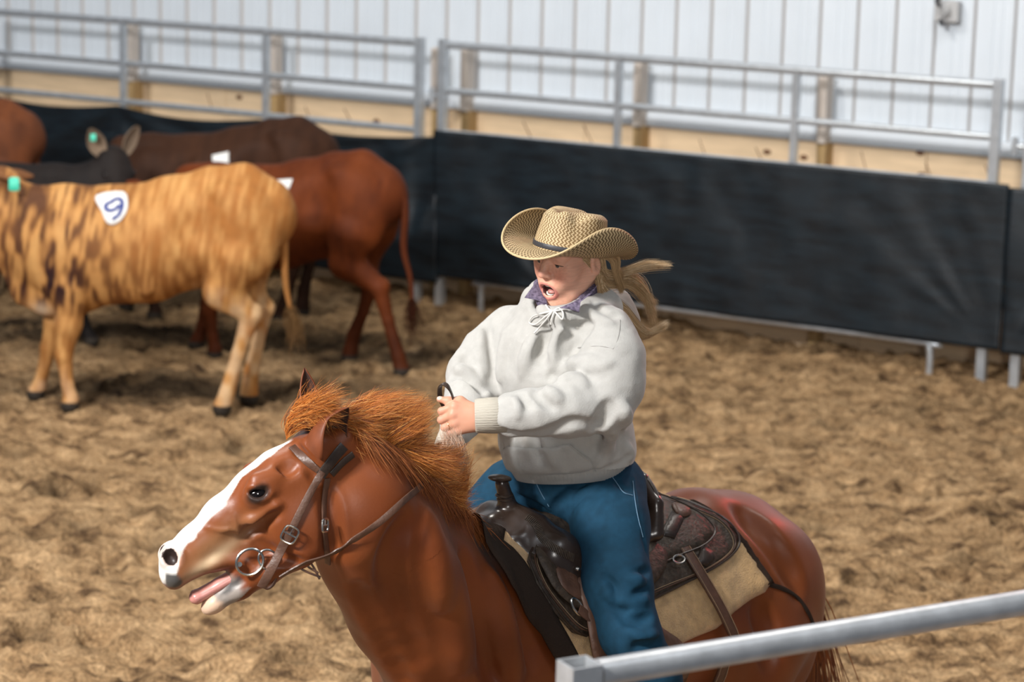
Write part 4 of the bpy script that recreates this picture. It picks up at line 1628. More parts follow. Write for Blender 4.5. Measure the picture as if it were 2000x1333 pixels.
def buckle(px, py, a_px, w_, h_, off=.012):
    c_ = VHH.hit(px, py, off)
    nn = VHH.grad(c_)[0]
    q = VHH.hit(px + a_px[0], py + a_px[1], off)
    t1 = unit(q - c_); t1 = unit(t1 - nn * (t1 @ nn)); t2 = np.cross(nn, t1)
    m = MB()
    pts = []
    for k in range(29):
        a = 2 * math.pi * k / 28
        ca, sa_ = math.cos(a), math.sin(a)
        e_ = .55
        pts.append(c_ + t1 * h_ / 2 * abs(ca) ** e_ * (1 if ca > 0 else -1) + t2 * w_ / 2 * abs(sa_) ** e_ * (1 if sa_ > 0 else -1))
    m.tube(pts, .0028, 8, cap=False)
    m.tube([c_ - t2 * w_ / 2, c_ + t2 * w_ / 2], .002, 6)
    m.tube([c_ - t1 * .0, c_ + t1 * h_ * .52], .0018, 6)
    return m.build('buckle', M_steel, bridle, True)


buckle(566, 1045, (10, -18), .034, .040, .014)
buckle(635, 1027, (0, -12), .024, .030, .010)
# bit: cheek ring, shank and mouthpiece
bc = Hd(488, 1098, .058)
ring('bit_ring', bc, hu, hv, .032, .029, .0036, bridle, M_steel)
ring('bit_ring', Hm(488, 1098, .058, -1), hu, hv, .032, .029, .0036, bridle, M_steel)
m = MB(); m.tube(cr([Hd(468, 1103, .058), Hd(466, 1108, .03), Hd(464, 1112, 0), Hm(466, 1108, .03, -1), Hm(468, 1103, .058, -1)], 5), .006, 10); m.build('mouthpiece', M_steel, bridle, True)
ring('curb_ring', Hd(524, 1094, .058), hu, hv, .021, .025, .0026, bridle)
m = MB(); m.tube(cr([Hd(540, 1120, .052), Hd(535, 1140, .048), Hd(522, 1150, .046), Hd(512, 1140, .05)], 5), .004, 8); m.build('rein_loop', M_brown, bridle, True)
# ties under the jaw
for pts in ([(585, 1100), (602, 1097), (612, 1108), (624, 1132)], [(560, 1104), (590, 1102), (608, 1112), (622, 1120)], [(590, 1098), (584, 1108), (600, 1118), (626, 1128)]):
    P = [Hd(x, y, .052) for x, y in pts]
    m = MB(); m.tube(cr(P, 5), .0026, 7); m.build('leather_tie', M_brown, bridle, True)
P = [Hd(545, 1112, .058), Hd(570, 1106, .056), Hd(598, 1104, .054)]
m = MB(); m.strap(cr(P, 4), hn, .012, .003); m.build('curb_strap', M_leather, bridle, True)

# ---- reins: along the near side of the neck, over the crest, up through the rider's hand
P0, N0 = on_head([(548, 1128), (580, 1108), (612, 1096), (650, 1082)], .010)
q1 = []
for (x, y) in [(690, 1056), (740, 1022), (790, 978), (826, 946)]:
    q = VH.hit(x, y, .010)
    if q is not None: q1.append(q)
hand_lo = at(889, 866, 5.885)
hand_hi = at(893, 796, 5.915)
path = [P0[0], P0[8], P0[-1]] + q1 + [at(838, 925, 5.66), at(862, 895, 5.78), hand_lo]
path = cr(path, 7)
nrm = []
for p in path:
    g = VH.grad(p)[0] if VH.sample(p)[0] < .2 else V3(0, -1, .3)
    nrm.append(unit(g + V3(0, -.5, .1)))
m = MB(); m.strap(path, nrm, .016, .004); m.build('rein', M_brown, bridle, True)
path = cr([Hm(548, 1128, .06, -1), Hm(600, 1090, .10, -1), at(700, 1010, 5.62), at(790, 955, 5.78), at(850, 905, 5.86), at(884, 870, 5.90)], 7)
m = MB(); m.strap(path, V3(0, 1, .2), .016, .004); m.build('rein', M_brown, bridle, True)
# the end of the reins looped up out of the fist
lp = cr([at(889, 866, 5.885), at(893, 830, 5.93), at(889, 800, 5.912), at(884, 775, 5.90), at(876, 757, 5.89), at(866, 750, 5.895), at(859, 757, 5.91), at(860, 778, 5.925), at(874, 806, 5.945), at(888, 840, 5.955)], 7)
ctr = at(872, 790, 5.905)
m = MB(); m.strap(lp, [unit((p - ctr) + V3(0, -.004, 0)) for p in lp], .014, .0035); m.build('rein_end', M_leather, bridle, True)
# ================================================================ the rider
rider = empty('person', tuple(B(.30, 0, 1.36)))
tag(rider, 'person in straw cowboy hat, pale grey hoodie and blue jeans, riding the horse and shouting', 'person')
M_skin = mat('skin', rough=.48, spec=.35, attr=True, sss=.25, bump=.10, bscale=350, bdist=.001)
M_hood = mat('grey_hoodie_fleece', (.42, .408, .38), .92, spec=.15, bump=.35, bscale=240, var=.10, vscale=45, sheen=.25, bdist=.002)
M_cuff = mat('ribbed_cuff', (.43, .395, .33), .92, spec=.15, bump=.6, bscale=60, stretch=(1, 1, 8), bdist=.003)
M_jean = mat('blue_denim', rough=.85, spec=.2, attr=True, bump=.35, bscale=420, var=.15, vscale=70, bdist=.001)
M_cord = mat('white_cord', (.60, .58, .54), .8)

# ---- hoodie
VR = Vol((-.36, 5.62, 1.40), (.50, 6.50, 2.02), .0055)
lat = ll
tor = [(at(1109, 905, 6.20), .138, 1.27), (at(1107, 870, 6.19), .150, 1.26), (at(1102, 800, 6.17), .142, 1.28), (at(1094, 720, 6.15), .140, 1.30), (at(1092, 660, 6.15), .112, 1.45), (at(1094, 625, 6.15), .075, 1.35)]
VR.chain(tor, k=.04, lat=lat)
VR.chain([(at(1050, 638, 6.22), .055), (at(1000, 652, 6.28), .066), (at(955, 692, 6.26), .068), (at(926, 735, 6.20), .066), (at(918, 775, 6.13), .062)], k=.035)
VR.chain([(at(918, 775, 6.13), .060), (at(905, 815, 6.06), .052), (at(888, 850, 6.00), .040)], k=.03)
VR.chain([(at(1150, 632, 6.08), .055), (at(1180, 655, 6.04), .070), (at(1196, 700, 6.00), .078), (at(1192, 755, 5.97), .078), (at(1172, 793, 5.94), .070)], k=.035)
VR.chain([(at(1172, 793, 5.94), .070), (at(1110, 800, 5.91), .068), (at(1050, 805, 5.89), .058), (at(1006, 809, 5.885), .050), (at(996, 810, 5.885), .050)], k=.03)
# hood lying on the shoulders and back
VR.chain([(at(1046, 588, 6.16), .020), (at(1068, 612, 6.05), .020), (at(1098, 622, 6.02), .022), (at(1140, 612, 6.05), .030), (at(1178, 602, 6.14), .042), (at(1190, 606, 6.26), .050), (at(1130, 590, 6.30), .050), (at(1060, 575, 6.26), .032), (at(1040, 575, 6.20), .022)], k=.035)
VR.ell(at(1165, 640, 6.27), (.11, .07, .09), k=.06)
# the collar opening
VR.cone(at(1096, 612, 6.12), at(1088, 545, 6.10), .058, .075, k=.02, op='sub')
# folds traced over the cloth
S_ = 'sub'
for pts, r, k, op in (
    ([(1152, 632), (1134, 656), (1118, 681), (1110, 700)], .010, .02, S_),
    ([(1106, 699), (1088, 720), (1072, 740)], .008, .02, S_),
    ([(1092, 727), (1120, 718), (1150, 719), (1192, 710)], .010, .02, 'add'),
    ([(1098, 708), (1125, 706), (1165, 700)], .008, .018, 'add'),
    ([(1095, 745), (1120, 742), (1143, 753)], .011, .02, 'add'),
    ([(906, 686), (916, 712), (938, 740), (957, 752)], .010, .025, S_),
    ([(884, 738), (905, 730), (925, 748), (945, 768)], .008, .02, S_),
    ([(895, 720), (915, 735), (935, 758)], .010, .02, 'add'),
    ([(951, 635), (951, 684), (959, 722), (967, 765)], .010, .022, S_),
    ([(940, 650), (940, 690), (948, 730)], .009, .02, 'add'),
    ([(975, 838), (1018, 852), (1075, 843), (1120, 826), (1160, 832)], .009, .018, S_),
    ([(1192, 790), (1180, 818), (1160, 842)], .010, .025, S_),
    ([(1200, 845), (1182, 875), (1168, 912)], .012, .025, 'add'),
    ([(1170, 850), (1160, 880)], .010, .02, S_),
    ([(1018, 770), (1026, 785), (1036, 800)], .006, .015, S_),
    ([(1000, 778), (1010, 795), (1012, 815)], .006, .015, 'add'),
    ([(1060, 760), (1078, 770), (1092, 782)], .010, .02, 'add'),
    ([(1040, 768), (1060, 785), (1080, 800)], .006, .015, S_),
    ([(1082, 712), (1090, 672), (1110, 640)], .011, .03, 'add'),
    ([(1100, 700), (1108, 668), (1128, 640)], .008, .025, S_),
    ([(1050, 660), (1035, 690), (1020, 730)], .008, .03, 'add'),
    ([(1070, 650), (1055, 700), (1050, 760)], .006, .03, S_),
    ([(1000, 640), (985, 690), (980, 740)], .007, .03, 'add'),
    ([(1215, 790), (1222, 815), (1216, 840)], .010, .02, 'add'),
        ([(1225, 870), (1232, 895)], .008, .015, 'add'),
    ([(1010, 862), (1008, 890), (1015, 915)], .008, .02, 'add'),
    ([(1040, 858), (1048, 880), (1058, 905)], .009, .02, S_),
    ([(1065, 860), (1078, 885), (1090, 908)], .007, .02, 'add'),
    ([(980, 868), (984, 892), (995, 910)], .006, .015, S_),
    ([(1000, 930), (1060, 936), (1130, 928), (1200, 912), (1236, 890)], .006, .012, S_),
    ([(1096, 628), (1130, 640), (1180, 622)], .006, .015, S_),
    ([(1040, 600), (1050, 625), (1080, 640)], .005, .015, S_),
    ([(1160, 590), (1185, 612), (1210, 616)], .006, .015, S_),
    ([(1140, 600), (1165, 622), (1195, 632)], .007, .015, 'add'),
):
    VR.fold(pts, r, k, op=op, lift=.35)
P_, Q_ = VR.mesh(1)
hn_ = unit(UZ - ll * .16); hc_ = at(1110, 905, 6.20)
arm_ = (P_ - at(905, 850, 6.03)) @ rt < .055
P_, Q_ = cut(P_, Q_, ((P_ - hc_) @ hn_ > -.004) | arm_)
N_ = normals_of(P_, Q_)
# small cloth wrinkles
w_ = (vnoise(P_[:, 0] * 28 + P_[:, 1] * 9, P_[:, 2] * 22, 3) - .5) * .005 + (vnoise(P_[:, 0] * 60, P_[:, 2] * 60 + P_[:, 1] * 30, 4) - .5) * .0015
P_ = P_ + N_ * w_[:, None]
hoodie = mesh_obj('hoodie', P_, Q_, M_hood, rider)

# cuffs, hem
def rib_tube(name, a, b, ra, rb, parent, n=40, flat=1.0, nrm=None, m_=M_cuff):
    m = MB(); v = []
    ax_ = unit(b - a); x = unit(np.cross(ax_, V3(.1, .3, 1))); y = np.cross(ax_, x)
    if nrm is not None: x = unit(nrm - ax_ * (nrm @ ax_)); y = np.cross(ax_, x)
    prof = [(0, .90), (.02, 1.0), (.5, 1.02), (.95, 1.0), (1.0, .93), (1.0, .80)]
    rings = []
    for t, k in prof:
        rr = (ra + (rb - ra) * t) * k
        rings.append([a + (b - a) * t + (x * math.cos(u) * flat + y * math.sin(u)) * (rr + .0007 * math.cos(u * n)) for u in np.linspace(0, 2 * math.pi, n * 3, endpoint=False)])
    nn = n * 3
    v = [q for r in rings for q in r]
    f = [(j * nn + i, j * nn + (i + 1) % nn, (j + 1) * nn + (i + 1) % nn, (j + 1) * nn + i) for j in range(len(prof) - 1) for i in range(nn)]
    return mesh_obj(name, v, f, m_, parent)


rib_tube('cuff', at(990, 811, 5.885), at(928, 813, 5.885), .0455, .0425, hoodie)
rib_tube('cuff', at(890, 846, 6.005), at(872, 878, 5.965), .040, .034, hoodie)
hem_a = at(1110, 903, 6.20) + hn_ * .006; hem_b = hem_a - hn_ * .046
rib_tube('hem', hem_a, hem_b, .140, .124, hoodie, n=90, flat=1.27, nrm=ll, m_=M_hood)


def on_cloth(pts, off, n=6, V=VR):
    P = [V.hit(x, y, off) for x, y in pts]
    P = cr([p for p in P if p is not None], n)
    return P, [V.grad(p)[0] for p in P]


def cloth_sheet(name, pts, off, th, m_, parent, V=VR, step=7):
    V2, F2 = sheet2d(np.array(smooth_poly(pts, 3) if len(pts) > 6 else pts, float), step)

    def place(v, o_):
        D = np.array([ray(x, y) for x, y in v])
        P, ok = V.march(EYE, D, off + o_)
        return P
    o = shell(name, V2, F2, place, th, m_, parent)
    return o


# kangaroo pocket
cloth_sheet('pocket', [(986, 874), (1030, 876), (1076, 874), (1112, 868), (1122, 876), (1136, 886), (1153, 898), (1152, 920), (1080, 928), (1000, 924), (984, 900)], .001, .005, M_hood, hoodie)
P, N_ = on_cloth([(1112, 870), (1122, 878), (1138, 891), (1152, 902)], .007)
m = MB(); m.tube(P, .0018, 6); m.build('pocket_seam', M_hood, hoodie, True)
M_seam = mat('hoodie_seam', (.30, .29, .27), .95)
for pts in ([(1211, 625), (1210, 645), (1206, 664), (1198, 682)], [(1128, 680), (1150, 677), (1175, 677), (1198, 682)]):
    P, N_ = on_cloth(pts, .0005)
    m = MB(); m.tube(P, .0012, 5); m.build('seam', M_seam, hoodie, True)
# drawstring tied in a bow
for pts in ([(1078, 608), (1062, 612), (1042, 618), (1034, 630), (1046, 634), (1066, 618), (1080, 608)], [(1080, 608), (1092, 602), (1100, 612), (1098, 624), (1090, 616), (1082, 608)],
            [(1078, 610), (1066, 626), (1052, 642), (1043, 652)], [(1082, 610), (1078, 622), (1076, 634)], [(1066, 596), (1072, 604), (1080, 608)], [(1104, 604), (1094, 606), (1082, 608)]):
    P, N_ = on_cloth(pts, .006)
    m = MB(); m.tube(P, .0024, 7); m.build('drawstring', M_cord, hoodie, True)

# ---- shirt collar
M_shirt = mat('purple_shirt', (.040, .028, .055), .8, bump=.2, bscale=100, var=.6, vscale=150, var_col=(.17, .135, .20))
col_ = MB()
VC = Vol((.02, 5.95, 1.84), (.26, 6.32, 2.02), .003)
VC.chain([(at(1045, 572, 6.16), .012), (at(1062, 602, 6.06), .011), (at(1088, 618, 6.03), .010), (at(1128, 596, 6.04), .013), (at(1158, 566, 6.12), .014), (at(1150, 548, 6.22), .014), (at(1095, 545, 6.26), .012), (at(1052, 555, 6.22), .012), (at(1045, 572, 6.16), .012)], k=.008)
P_, Q_ = VC.mesh(2)
mesh_obj('shirt_collar', P_, Q_, M_shirt, rider)


def flap(pts, Y0, Y1):
    pts3 = [at(x, y, Y0 + (Y1 - Y0) * i / (len(pts) - 1)) for i, (x, y) in enumerate(pts)]
    return pts3


def slab(name, pts3, th, m_, parent, dirv):
    """flat flap with thickness, fan of a closed polygon of 3D points, slightly cupped"""
    c = np.mean(pts3, 0) + dirv * .004
    n = len(pts3)
    rings = []
    v = []
    for k, (s_, b) in enumerate(((1, 0), (.97, .5), (.6, .8), (0, 1))):
        if s_ == 0:
            v.append(c + dirv * th)
        else:
            v += [c + (p - c) * s_ + dirv * th * b for p in pts3]
    f = [(j * n + i, j * n + (i + 1) % n, (j + 1) * n + (i + 1) % n, (j + 1) * n + i) for j in range(2) for i in range(n)]
    f += [(2 * n + i, 2 * n + (i + 1) % n, 3 * n) for i in range(n)]
    f += [tuple(range(n))[::-1]]
    o = mesh_obj(name, v, f, m_, parent, True)
    bpy_fix_normals(o)
    return o


tc_ = unit(EYE - at(1090, 600, 6.0))
slab('collar_point', [at(1050, 550, 6.14), at(1040, 560, 6.12), at(1024, 582, 6.09), at(1046, 586, 6.075), at(1070, 596, 6.055), at(1066, 578, 6.09), at(1056, 558, 6.13)], .006, M_shirt, rider, tc_)
slab('collar_point', [at(1168, 556, 6.04), at(1150, 572, 6.01), at(1120, 590, 5.995), at(1092, 602, 5.985), at(1110, 604, 5.98), at(1131, 611, 5.965), at(1134, 590, 5.98), at(1158, 572, 6.01)], .006, M_shirt, rider, tc_)

# ---- head
HC = at(1116, 504, 6.12)
ya = math.radians(42); pi_ = math.radians(9); ro_ = math.radians(5)
hf = V3(-math.sin(ya) * math.cos(pi_), -math.cos(ya) * math.cos(pi_), -math.sin(pi_))
hs0 = unit(V3(math.cos(ya), -math.sin(ya), 0))
hu0 = np.cross(hf, hs0); hu0 = hu0 if hu0[2] > 0 else -hu0
hs = unit(hs0 * math.cos(ro_) - hu0 * math.sin(ro_))
hup = unit(hu0 * math.cos(ro_) + hs0 * math.sin(ro_))
FX = [hf, hs, hup]


def Q(f, s, u):
    return HC + hf * f + hs * s + hup * u


def face_ops(V):
    V.ell(Q(-.010, 0, .030), (.088, .074, .066), FX, k=.01)
    V.ell(Q(.038, 0, -.012), (.058, .060, .075), FX, k=.03)
    V.ell(Q(.052, 0, -.060), (.040, .040, .045), FX, k=.025)
    for sd in (1, -1):
        V.cone(Q(.0, .058 * sd, -.035), Q(.055, .028 * sd, -.098), .016, .017, k=.025)
        V.ell(Q(.063, .036 * sd, -.020), (.026, .023, .026), FX, k=.02)
        V.ell(Q(.058, .048 * sd, .002), (.022, .018, .014), FX, k=.02)
        V.ell(Q(.092, .030 * sd, .022), (.016, .016, .0095), FX, k=.012, op='sub')
        V.ell(Q(.080, .031 * sd, .020), (.0135, .0165, .0125), FX, k=.005)                # closed-down lids over the eyeball
        V.cone(Q(.088, .012 * sd, .038), Q(.076, .048 * sd, .040), .009, .008, k=.015)    # brow
        V.ell(Q(.103, .0115 * sd, -.017), (.009, .0070, .0070), FX, k=.006)                # nostril wing
        V.ell(Q(-.006, .076 * sd, -.004), (.017, .008, .030), [unit(hf * .95 - hup * .25), hs, unit(hup * .95 + hf * .25)], k=.008)
        V.ell(Q(-.006, .084 * sd, -.002), (.010, .006, .020), [unit(hf * .95 - hup * .25), hs, unit(hup * .95 + hf * .25)], k=.004, op='sub')
    V.ell(Q(.078, 0, .046), (.016, .040, .026), FX, k=.03)
    V.chain([(Q(.089, 0, .030), .0085), (Q(.103, 0, .006), .0085), (Q(.1135, 0, -.010), .0105)], k=.010)
    V.ell(Q(.1135, 0, -.013), (.0095, .0090, .0085), FX, k=.006)
    for sd in (1, -1):
        V.ell(Q(.106, .0065 * sd, -.0235), (.006, .0042, .004), FX, k=.003, op='sub')
    # muzzle, open mouth
    V.ell(Q(.078, 0, -.050), (.026, .032, .026), FX, k=.02)
    V.ell(Q(.070, 0, -.105), (.021, .024, .020), FX, k=.02)                               # chin
    V.ell(Q(.100, 0, -.0620), (.036, .0235, .0180), FX, k=.004, op='sub')
    V.chain([(Q(.084, -.026, -.062), .0030), (Q(.093, -.014, -.0445), .0034), (Q(.0965, 0, -.0430), .0040), (Q(.093, .014, -.0445), .0034), (Q(.084, .026, -.062), .0030)], k=.006)
    V.chain([(Q(.084, -.026, -.062), .0030), (Q(.087, -.015, -.078), .0042), (Q(.0895, 0, -.083), .0052), (Q(.087, .015, -.078), .0042), (Q(.084, .026, -.062), .0030)], k=.006)
    # neck
    V.cone(Q(-.018, 0, -.045), at(1104, 640, 6.20), .055, .060, k=.03)


def skin_color(P):
    base = np.array([.72, .39, .27])
    C = np.tile(base, (len(P), 1))
    d = P - HC
    f, s_, u = d @ hf, d @ hs, d @ hup
    rosy = np.exp(-(((np.abs(s_) - .038) / .020) ** 2 + ((u + .020) / .022) ** 2)) * (f > .03)
    rosy = np.maximum(rosy, np.exp(-((s_ / .012) ** 2 + ((u + .012) / .012) ** 2)) * (f > .09) * .8)
    C = C * (1 - .5 * rosy[:, None]) + np.array([.62, .21, .15]) * .5 * rosy[:, None]
    ins = (f > .05) & (f < .092) & (np.hypot(s_ / .0235, (u + .062) / .0185) < 1.0)
    C[ins] = [.07, .018, .016]
    C = C * (.90 + .2 * vnoise(s_ * 300 + f * 90, u * 300, 7))[:, None]
    lip = (np.abs(np.hypot(s_ / .0265, (u + .0630) / .0210) - 1) < .20) & (f > .076)
    C[lip] = [.60, .235, .19]
    lid = np.exp(-(((np.abs(s_) - .031) / .014) ** 2 + ((u - .026) / .006) ** 2)) * (f > .06)
    C = C * (1 - .35 * lid[:, None]) + np.array([.42, .20, .16]) * .35 * lid[:, None]
    br = np.exp(-(((np.abs(s_) - .030) / .016) ** 4 + ((u - .043) / .004) ** 2)) * (f > .06)
    C = C * (1 - .7 * br[:, None]) + np.array([.25, .15, .08]) * .7 * br[:, None]
    return C


VF = Vol(HC - V3(.16, .16, .21), HC + V3(.16, .20, .16), .0026)
face_ops(VF)
Pf, Qf = VF.mesh(1)


# ---- hands
def hand(wrist, dx, dn, mirror=1, forearm=None):
    """dx: towards the fingers, dn: out of the back of the hand; thumb side follows"""
    dx = unit(dx); dn = unit(dn - dx * (dn @ dx)); dz = np.cross(dn, dx)
    if dz[2] < 0: dz = -dz

    def h(x, y, z):
        return wrist + dx * x + dn * y + dz * z
    V = Vol(wrist - V3(.15, .15, .12), wrist + V3(.15, .15, .12), .0021)
    mcp = [h(.062, .004, .030), h(.067, .007, .010), (h(.063, .005, -.011)), h(.055, .000, -.030)]
    V.chain([(h(-.055, -.002, -.004), .025, 1.15), (h(-.01, -.002, -.003), .0215, 1.2), (h(.015, -.003, -.002), .0215, 1.35)], k=.012, lat=dz)
    for q, zz in zip(mcp, (.016, .006, -.006, -.017)):
        V.cone(h(.008, -.002, zz), q, .0165, .0125, k=.016)
    pal = [(.040, -.012, .012), (.040, -.012, -.012)]
    for p in pal: V.ell(h(*p), (.026, .012, .018), [dx, dn, dz], k=.015)
    fing = [[mcp[0], h(.096, -.006, .019), h(.089, -.031, .013), h(.070, -.036, .011)],
            [mcp[1], h(.098, -.008, -.003), h(.089, -.034, -.005), h(.068, -.037, -.005)],
            [mcp[2], h(.091, -.010, -.0225), h(.081, -.034, -.0225), h(.062, -.035, -.021)],
            [mcp[3], h(.079, -.011, -.040), h(.071, -.031, -.038), h(.056, -.032, -.035)]]
    rad = [(.0118, .0098, .0088, .0072), (.0120, .0100, .0090, .0074), (.0114, .0095, .0085, .0070), (.0102, .0083, .0074, .0062)]
    for fg, rd in zip(fing, rad):
        T = Vol(wrist - V3(.15, .15, .12), wrist + V3(.15, .15, .12), .0021)
        T.chain([(p, r) for p, r in zip(fg, rd)], k=.004)
        T.ell(fg[1] + dn * .001, (.0088, .0090, .0088), [dx, dn, dz], k=.004)
        # join to the palm at the knuckle only
        dist = V.F; k_ = .0035
        hh_ = np.maximum(k_ - np.abs(dist - T.F), 0) / k_
        V.F = np.minimum(dist, T.F) - hh_ * hh_ * k_ * .25
        V.ell(fg[0] + dn * .002, (.0105, .0095, .0095), [dx, dn, dz], k=.008)
    # thumb lies over the first finger, pointing forward
    V.chain([(h(.016, -.008, .018), .0155), (h(.048, -.012, .041), .0125), (h(.078, -.014, .043), .0100), (h(.100, -.015, .049), .0080)], k=.008)
    V.ell(h(.078, -.014, .043), (.0105, .0105, .0102), [dx, dn, dz], k=.004)
    # grooves between the knuckles
    P_, Q_ = V.mesh(1)
    d = P_ - wrist
    x, y, z = d @ dx, d @ dn, d @ dz
    C = np.tile(np.array([.60, .30, .195]), (len(P_), 1))
    kn = np.zeros(len(P_))
    for q in mcp + [f_[1] for f_ in fing]:
        kn = np.maximum(kn, np.exp(-(((P_ - q) ** 2).sum(1)) / .013 ** 2))
    C = C * (1 - .45 * kn[:, None]) + np.array([.66, .26, .19]) * .45 * kn[:, None]
    nail = (((P_ - h(.100, -.010, .053)) ** 2).sum(1) < .0062 ** 2)
    C[nail] = [.74, .50, .42]
    for f_ in fing:
        pass
    return P_, Q_, C, h, fing


wristL = at(938, 815, 5.885)
hl = hand(wristL, at(880, 818, 5.885) - wristL, V3(.05, -1, .18))
wristR = at(884, 862, 5.985)
hr = hand(wristR, V3(-.35, -.55, -.55), V3(-.75, -.1, .45))

# inner body under the clothes so the figure is one piece
VB = Vol((-.40, 5.55, .50), (.62, 6.75, 2.0), .012)
VB.chain([(B(.33, 0, 1.43), .08, 1.3), (at(1103, 800, 6.17), .105, 1.3), (at(1096, 690, 6.16), .10, 1.4), (at(1103, 630, 6.19), .052, 1.0)], k=.04, lat=ll)
VB.chain([(at(1150, 648, 6.10), .045), (at(1190, 690, 6.01), .045), (at(1180, 790, 5.95), .038), (at(1040, 808, 5.89), .032), (at(938, 815, 5.885), .025)], k=.02)
VB.chain([(at(1030, 652, 6.24), .045), (at(950, 695, 6.26), .045), (at(918, 775, 6.13), .036), (at(884, 862, 5.985), .024)], k=.02)
for sd in (1, -1):
    VB.chain([(B(.33, .09 * sd, 1.42), .09), (B(.20, .335 * sd, 1.14), .055), (B(.31, .380 * sd, .90), .045), (B(.33, .385 * sd, .70), .035)], k=.03)
Pb, Qb = VB.mesh(1)
allP = np.concatenate([Pf, Pb, hl[0], hr[0]])
o1 = len(Pf); o2 = o1 + len(Pb); o3 = o2 + len(hl[0])
allQ = np.concatenate([Qf, Qb + o1, hl[1] + o2, hr[1] + o3])
allC = np.concatenate([skin_color(Pf), np.tile([.60, .33, .23], (len(Pb), 1)), hl[2], hr[2]])
body = mesh_obj('body', allP, allQ, M_skin, rider, cols=allC)
# eyes, teeth, tongue, nail and ring
M_white = mat('eye_white', (.75, .72, .68), .2, coat=.3)
M_iris = mat('iris', (.05, .04, .035), .1, coat=.5)
M_lash = mat('lashes', (.03, .018, .012), .8)
for sd in (1, -1):
    m = MB(); m.ball(Q(.0805, .031 * sd, .0150), (.0125, .0135, .0100), FX, 18, 12); e_ = m.build('eye', M_white, body, True)
    m = MB(); m.ball(Q(.0895, .0305 * sd, .0105), (.0045, .0056, .0056), FX, 12, 8); m.build('iris', M_iris, e_, True)
    m = MB(); m.tube(cr([Q(.083, .016 * sd, .012), Q(.0930, .026 * sd, .0135), Q(.0925, .036 * sd, .0130), Q(.082, .047 * sd, .010)], 5), .0014, 6); m.build('lashes', M_lash, body, True)
M_teeth = mat('teeth', (.78, .74, .66), .25, coat=.3)
m = MB(); m.strap(cr([Q(.078, -.018, -.073), Q(.086, -.009, -.0760), Q(.088, 0, -.0768), Q(.086, .009, -.0760), Q(.078, .018, -.073)], 4), hf, .006, .004); m.build('teeth', M_teeth, body, True)
m = MB(); m.strap(cr([Q(.082, -.017, -.050), Q(.092, -.008, -.0490), Q(.094, 0, -.0488), Q(.092, .008, -.0490), Q(.082, .017, -.050)], 4), hf, .005, .004); m.build('teeth', M_teeth, body, True)
m = MB(); m.ball(Q(.072, 0, -.069), (.016, .013, .007), FX, 16, 10); m.build('tongue', M_tongue, body, True)
M_gold = mat('gold_ring', (.8, .6, .35), .2, metal=1)
h = hl[3]; fg = hl[4][2]
c_ = fg[0] + (fg[1] - fg[0]) * .42; a_ = unit(fg[1] - fg[0]); x_ = unit(np.cross(a_, V3(0, 0, 1))); y_ = np.cross(a_, x_)
m = MB(); m.tube([c_ + (x_ * math.cos(t) + y_ * math.sin(t)) * .0112 for t in np.linspace(0, 2 * math.pi, 19)], .0013, 6); m.build('ring', M_gold, body, True)

# ---- jeans
VJ = Vol((-.38, 5.55, .62), (.68, 6.85, 1.56), .0058)
VJ.ell(B(.31, 0, 1.44), (.125, .165, .10), BX, k=.04)
VJ.chain([(at(1112, 930, 6.21), .108, 1.3), (B(.31, 0, 1.42), .11, 1.4)], k=.04, lat=ll)
for sd in (1, -1):
    V_ = VJ
    V_.chain([(B(.36, .095 * sd, 1.425), .100), (B(.28, .18 * sd, 1.36), .098), (B(.20, .285 * sd, 1.24), .086), (B(.185, .350 * sd, 1.13), .074)], k=.03)
    V_.chain([(B(.185, .350 * sd, 1.13), .074), (B(.25, .375 * sd, 1.01), .066), (B(.31, .385 * sd, .88), .060), (B(.33, .385 * sd, .70), .055)], k=.03)
for pts, r, k, op in (
    ([(1102, 1002), (1124, 972), (1152, 947)], .009, .02, S_), ([(1080, 994), (1108, 968), (1140, 948)], .006, .02, S_), ([(1112, 1000), (1136, 972), (1166, 950)], .007, .02, 'add'),
    ([(1012, 970), (1036, 978), (1062, 988)], .006, .015, S_), ([(1046, 945), (1062, 975), (1078, 995)], .005, .012, 'add'), ([(1012, 958), (1040, 968), (1066, 982)], .006, .015, 'add'),
    ([(1268, 1112), (1252, 1122), (1236, 1124)], .005, .018, S_), ([(1280, 1145), (1262, 1150), (1240, 1162)], .005, .018, S_), ([(1180, 1125), (1196, 1150), (1202, 1178)], .008, .02, S_),
    ([(1186, 1175), (1210, 1196), (1236, 1170)], .007, .018, S_), ([(1230, 1130), (1255, 1136), (1280, 1130)], .009, .018, 'add'), ([(1206, 1165), (1230, 1178), (1262, 1172)], .009, .02, 'add'),
    ([(1215, 1210), (1240, 1215), (1270, 1205)], .007, .018, S_), ([(1180, 1140), (1190, 1160), (1194, 1180)], .006, .015, 'add'), ([(1230, 1235), (1255, 1245), (1282, 1240)], .007, .018, 'add'),
    ([(1238, 1265), (1262, 1262), (1290, 1255)], .006, .018, S_), ([(1238, 930), (1240, 960), (1243, 1000)], .004, .008, 'add'), ([(1255, 1040), (1266, 1090)], .004, .01, S_),
    ([(1200, 935), (1215, 952), (1232, 958)], .004, .008, S_)):
    VJ.fold(pts, r, k, op=op, lift=.35)
P_, Q_ = VJ.mesh(1)
N_ = normals_of(P_, Q_)
P_ = P_ + N_ * ((vnoise(P_[:, 0] * 40 + P_[:, 1] * 10, P_[:, 2] * 26, 3) - .5) * .003)[:, None]
dd = P_ - V3(W0[0], W0[1], 0)
s_, wl, z_ = dd @ (-hh), dd @ ll, P_[:, 2]
C = np.tile(np.array([.008, .044, .082]), (len(P_), 1))
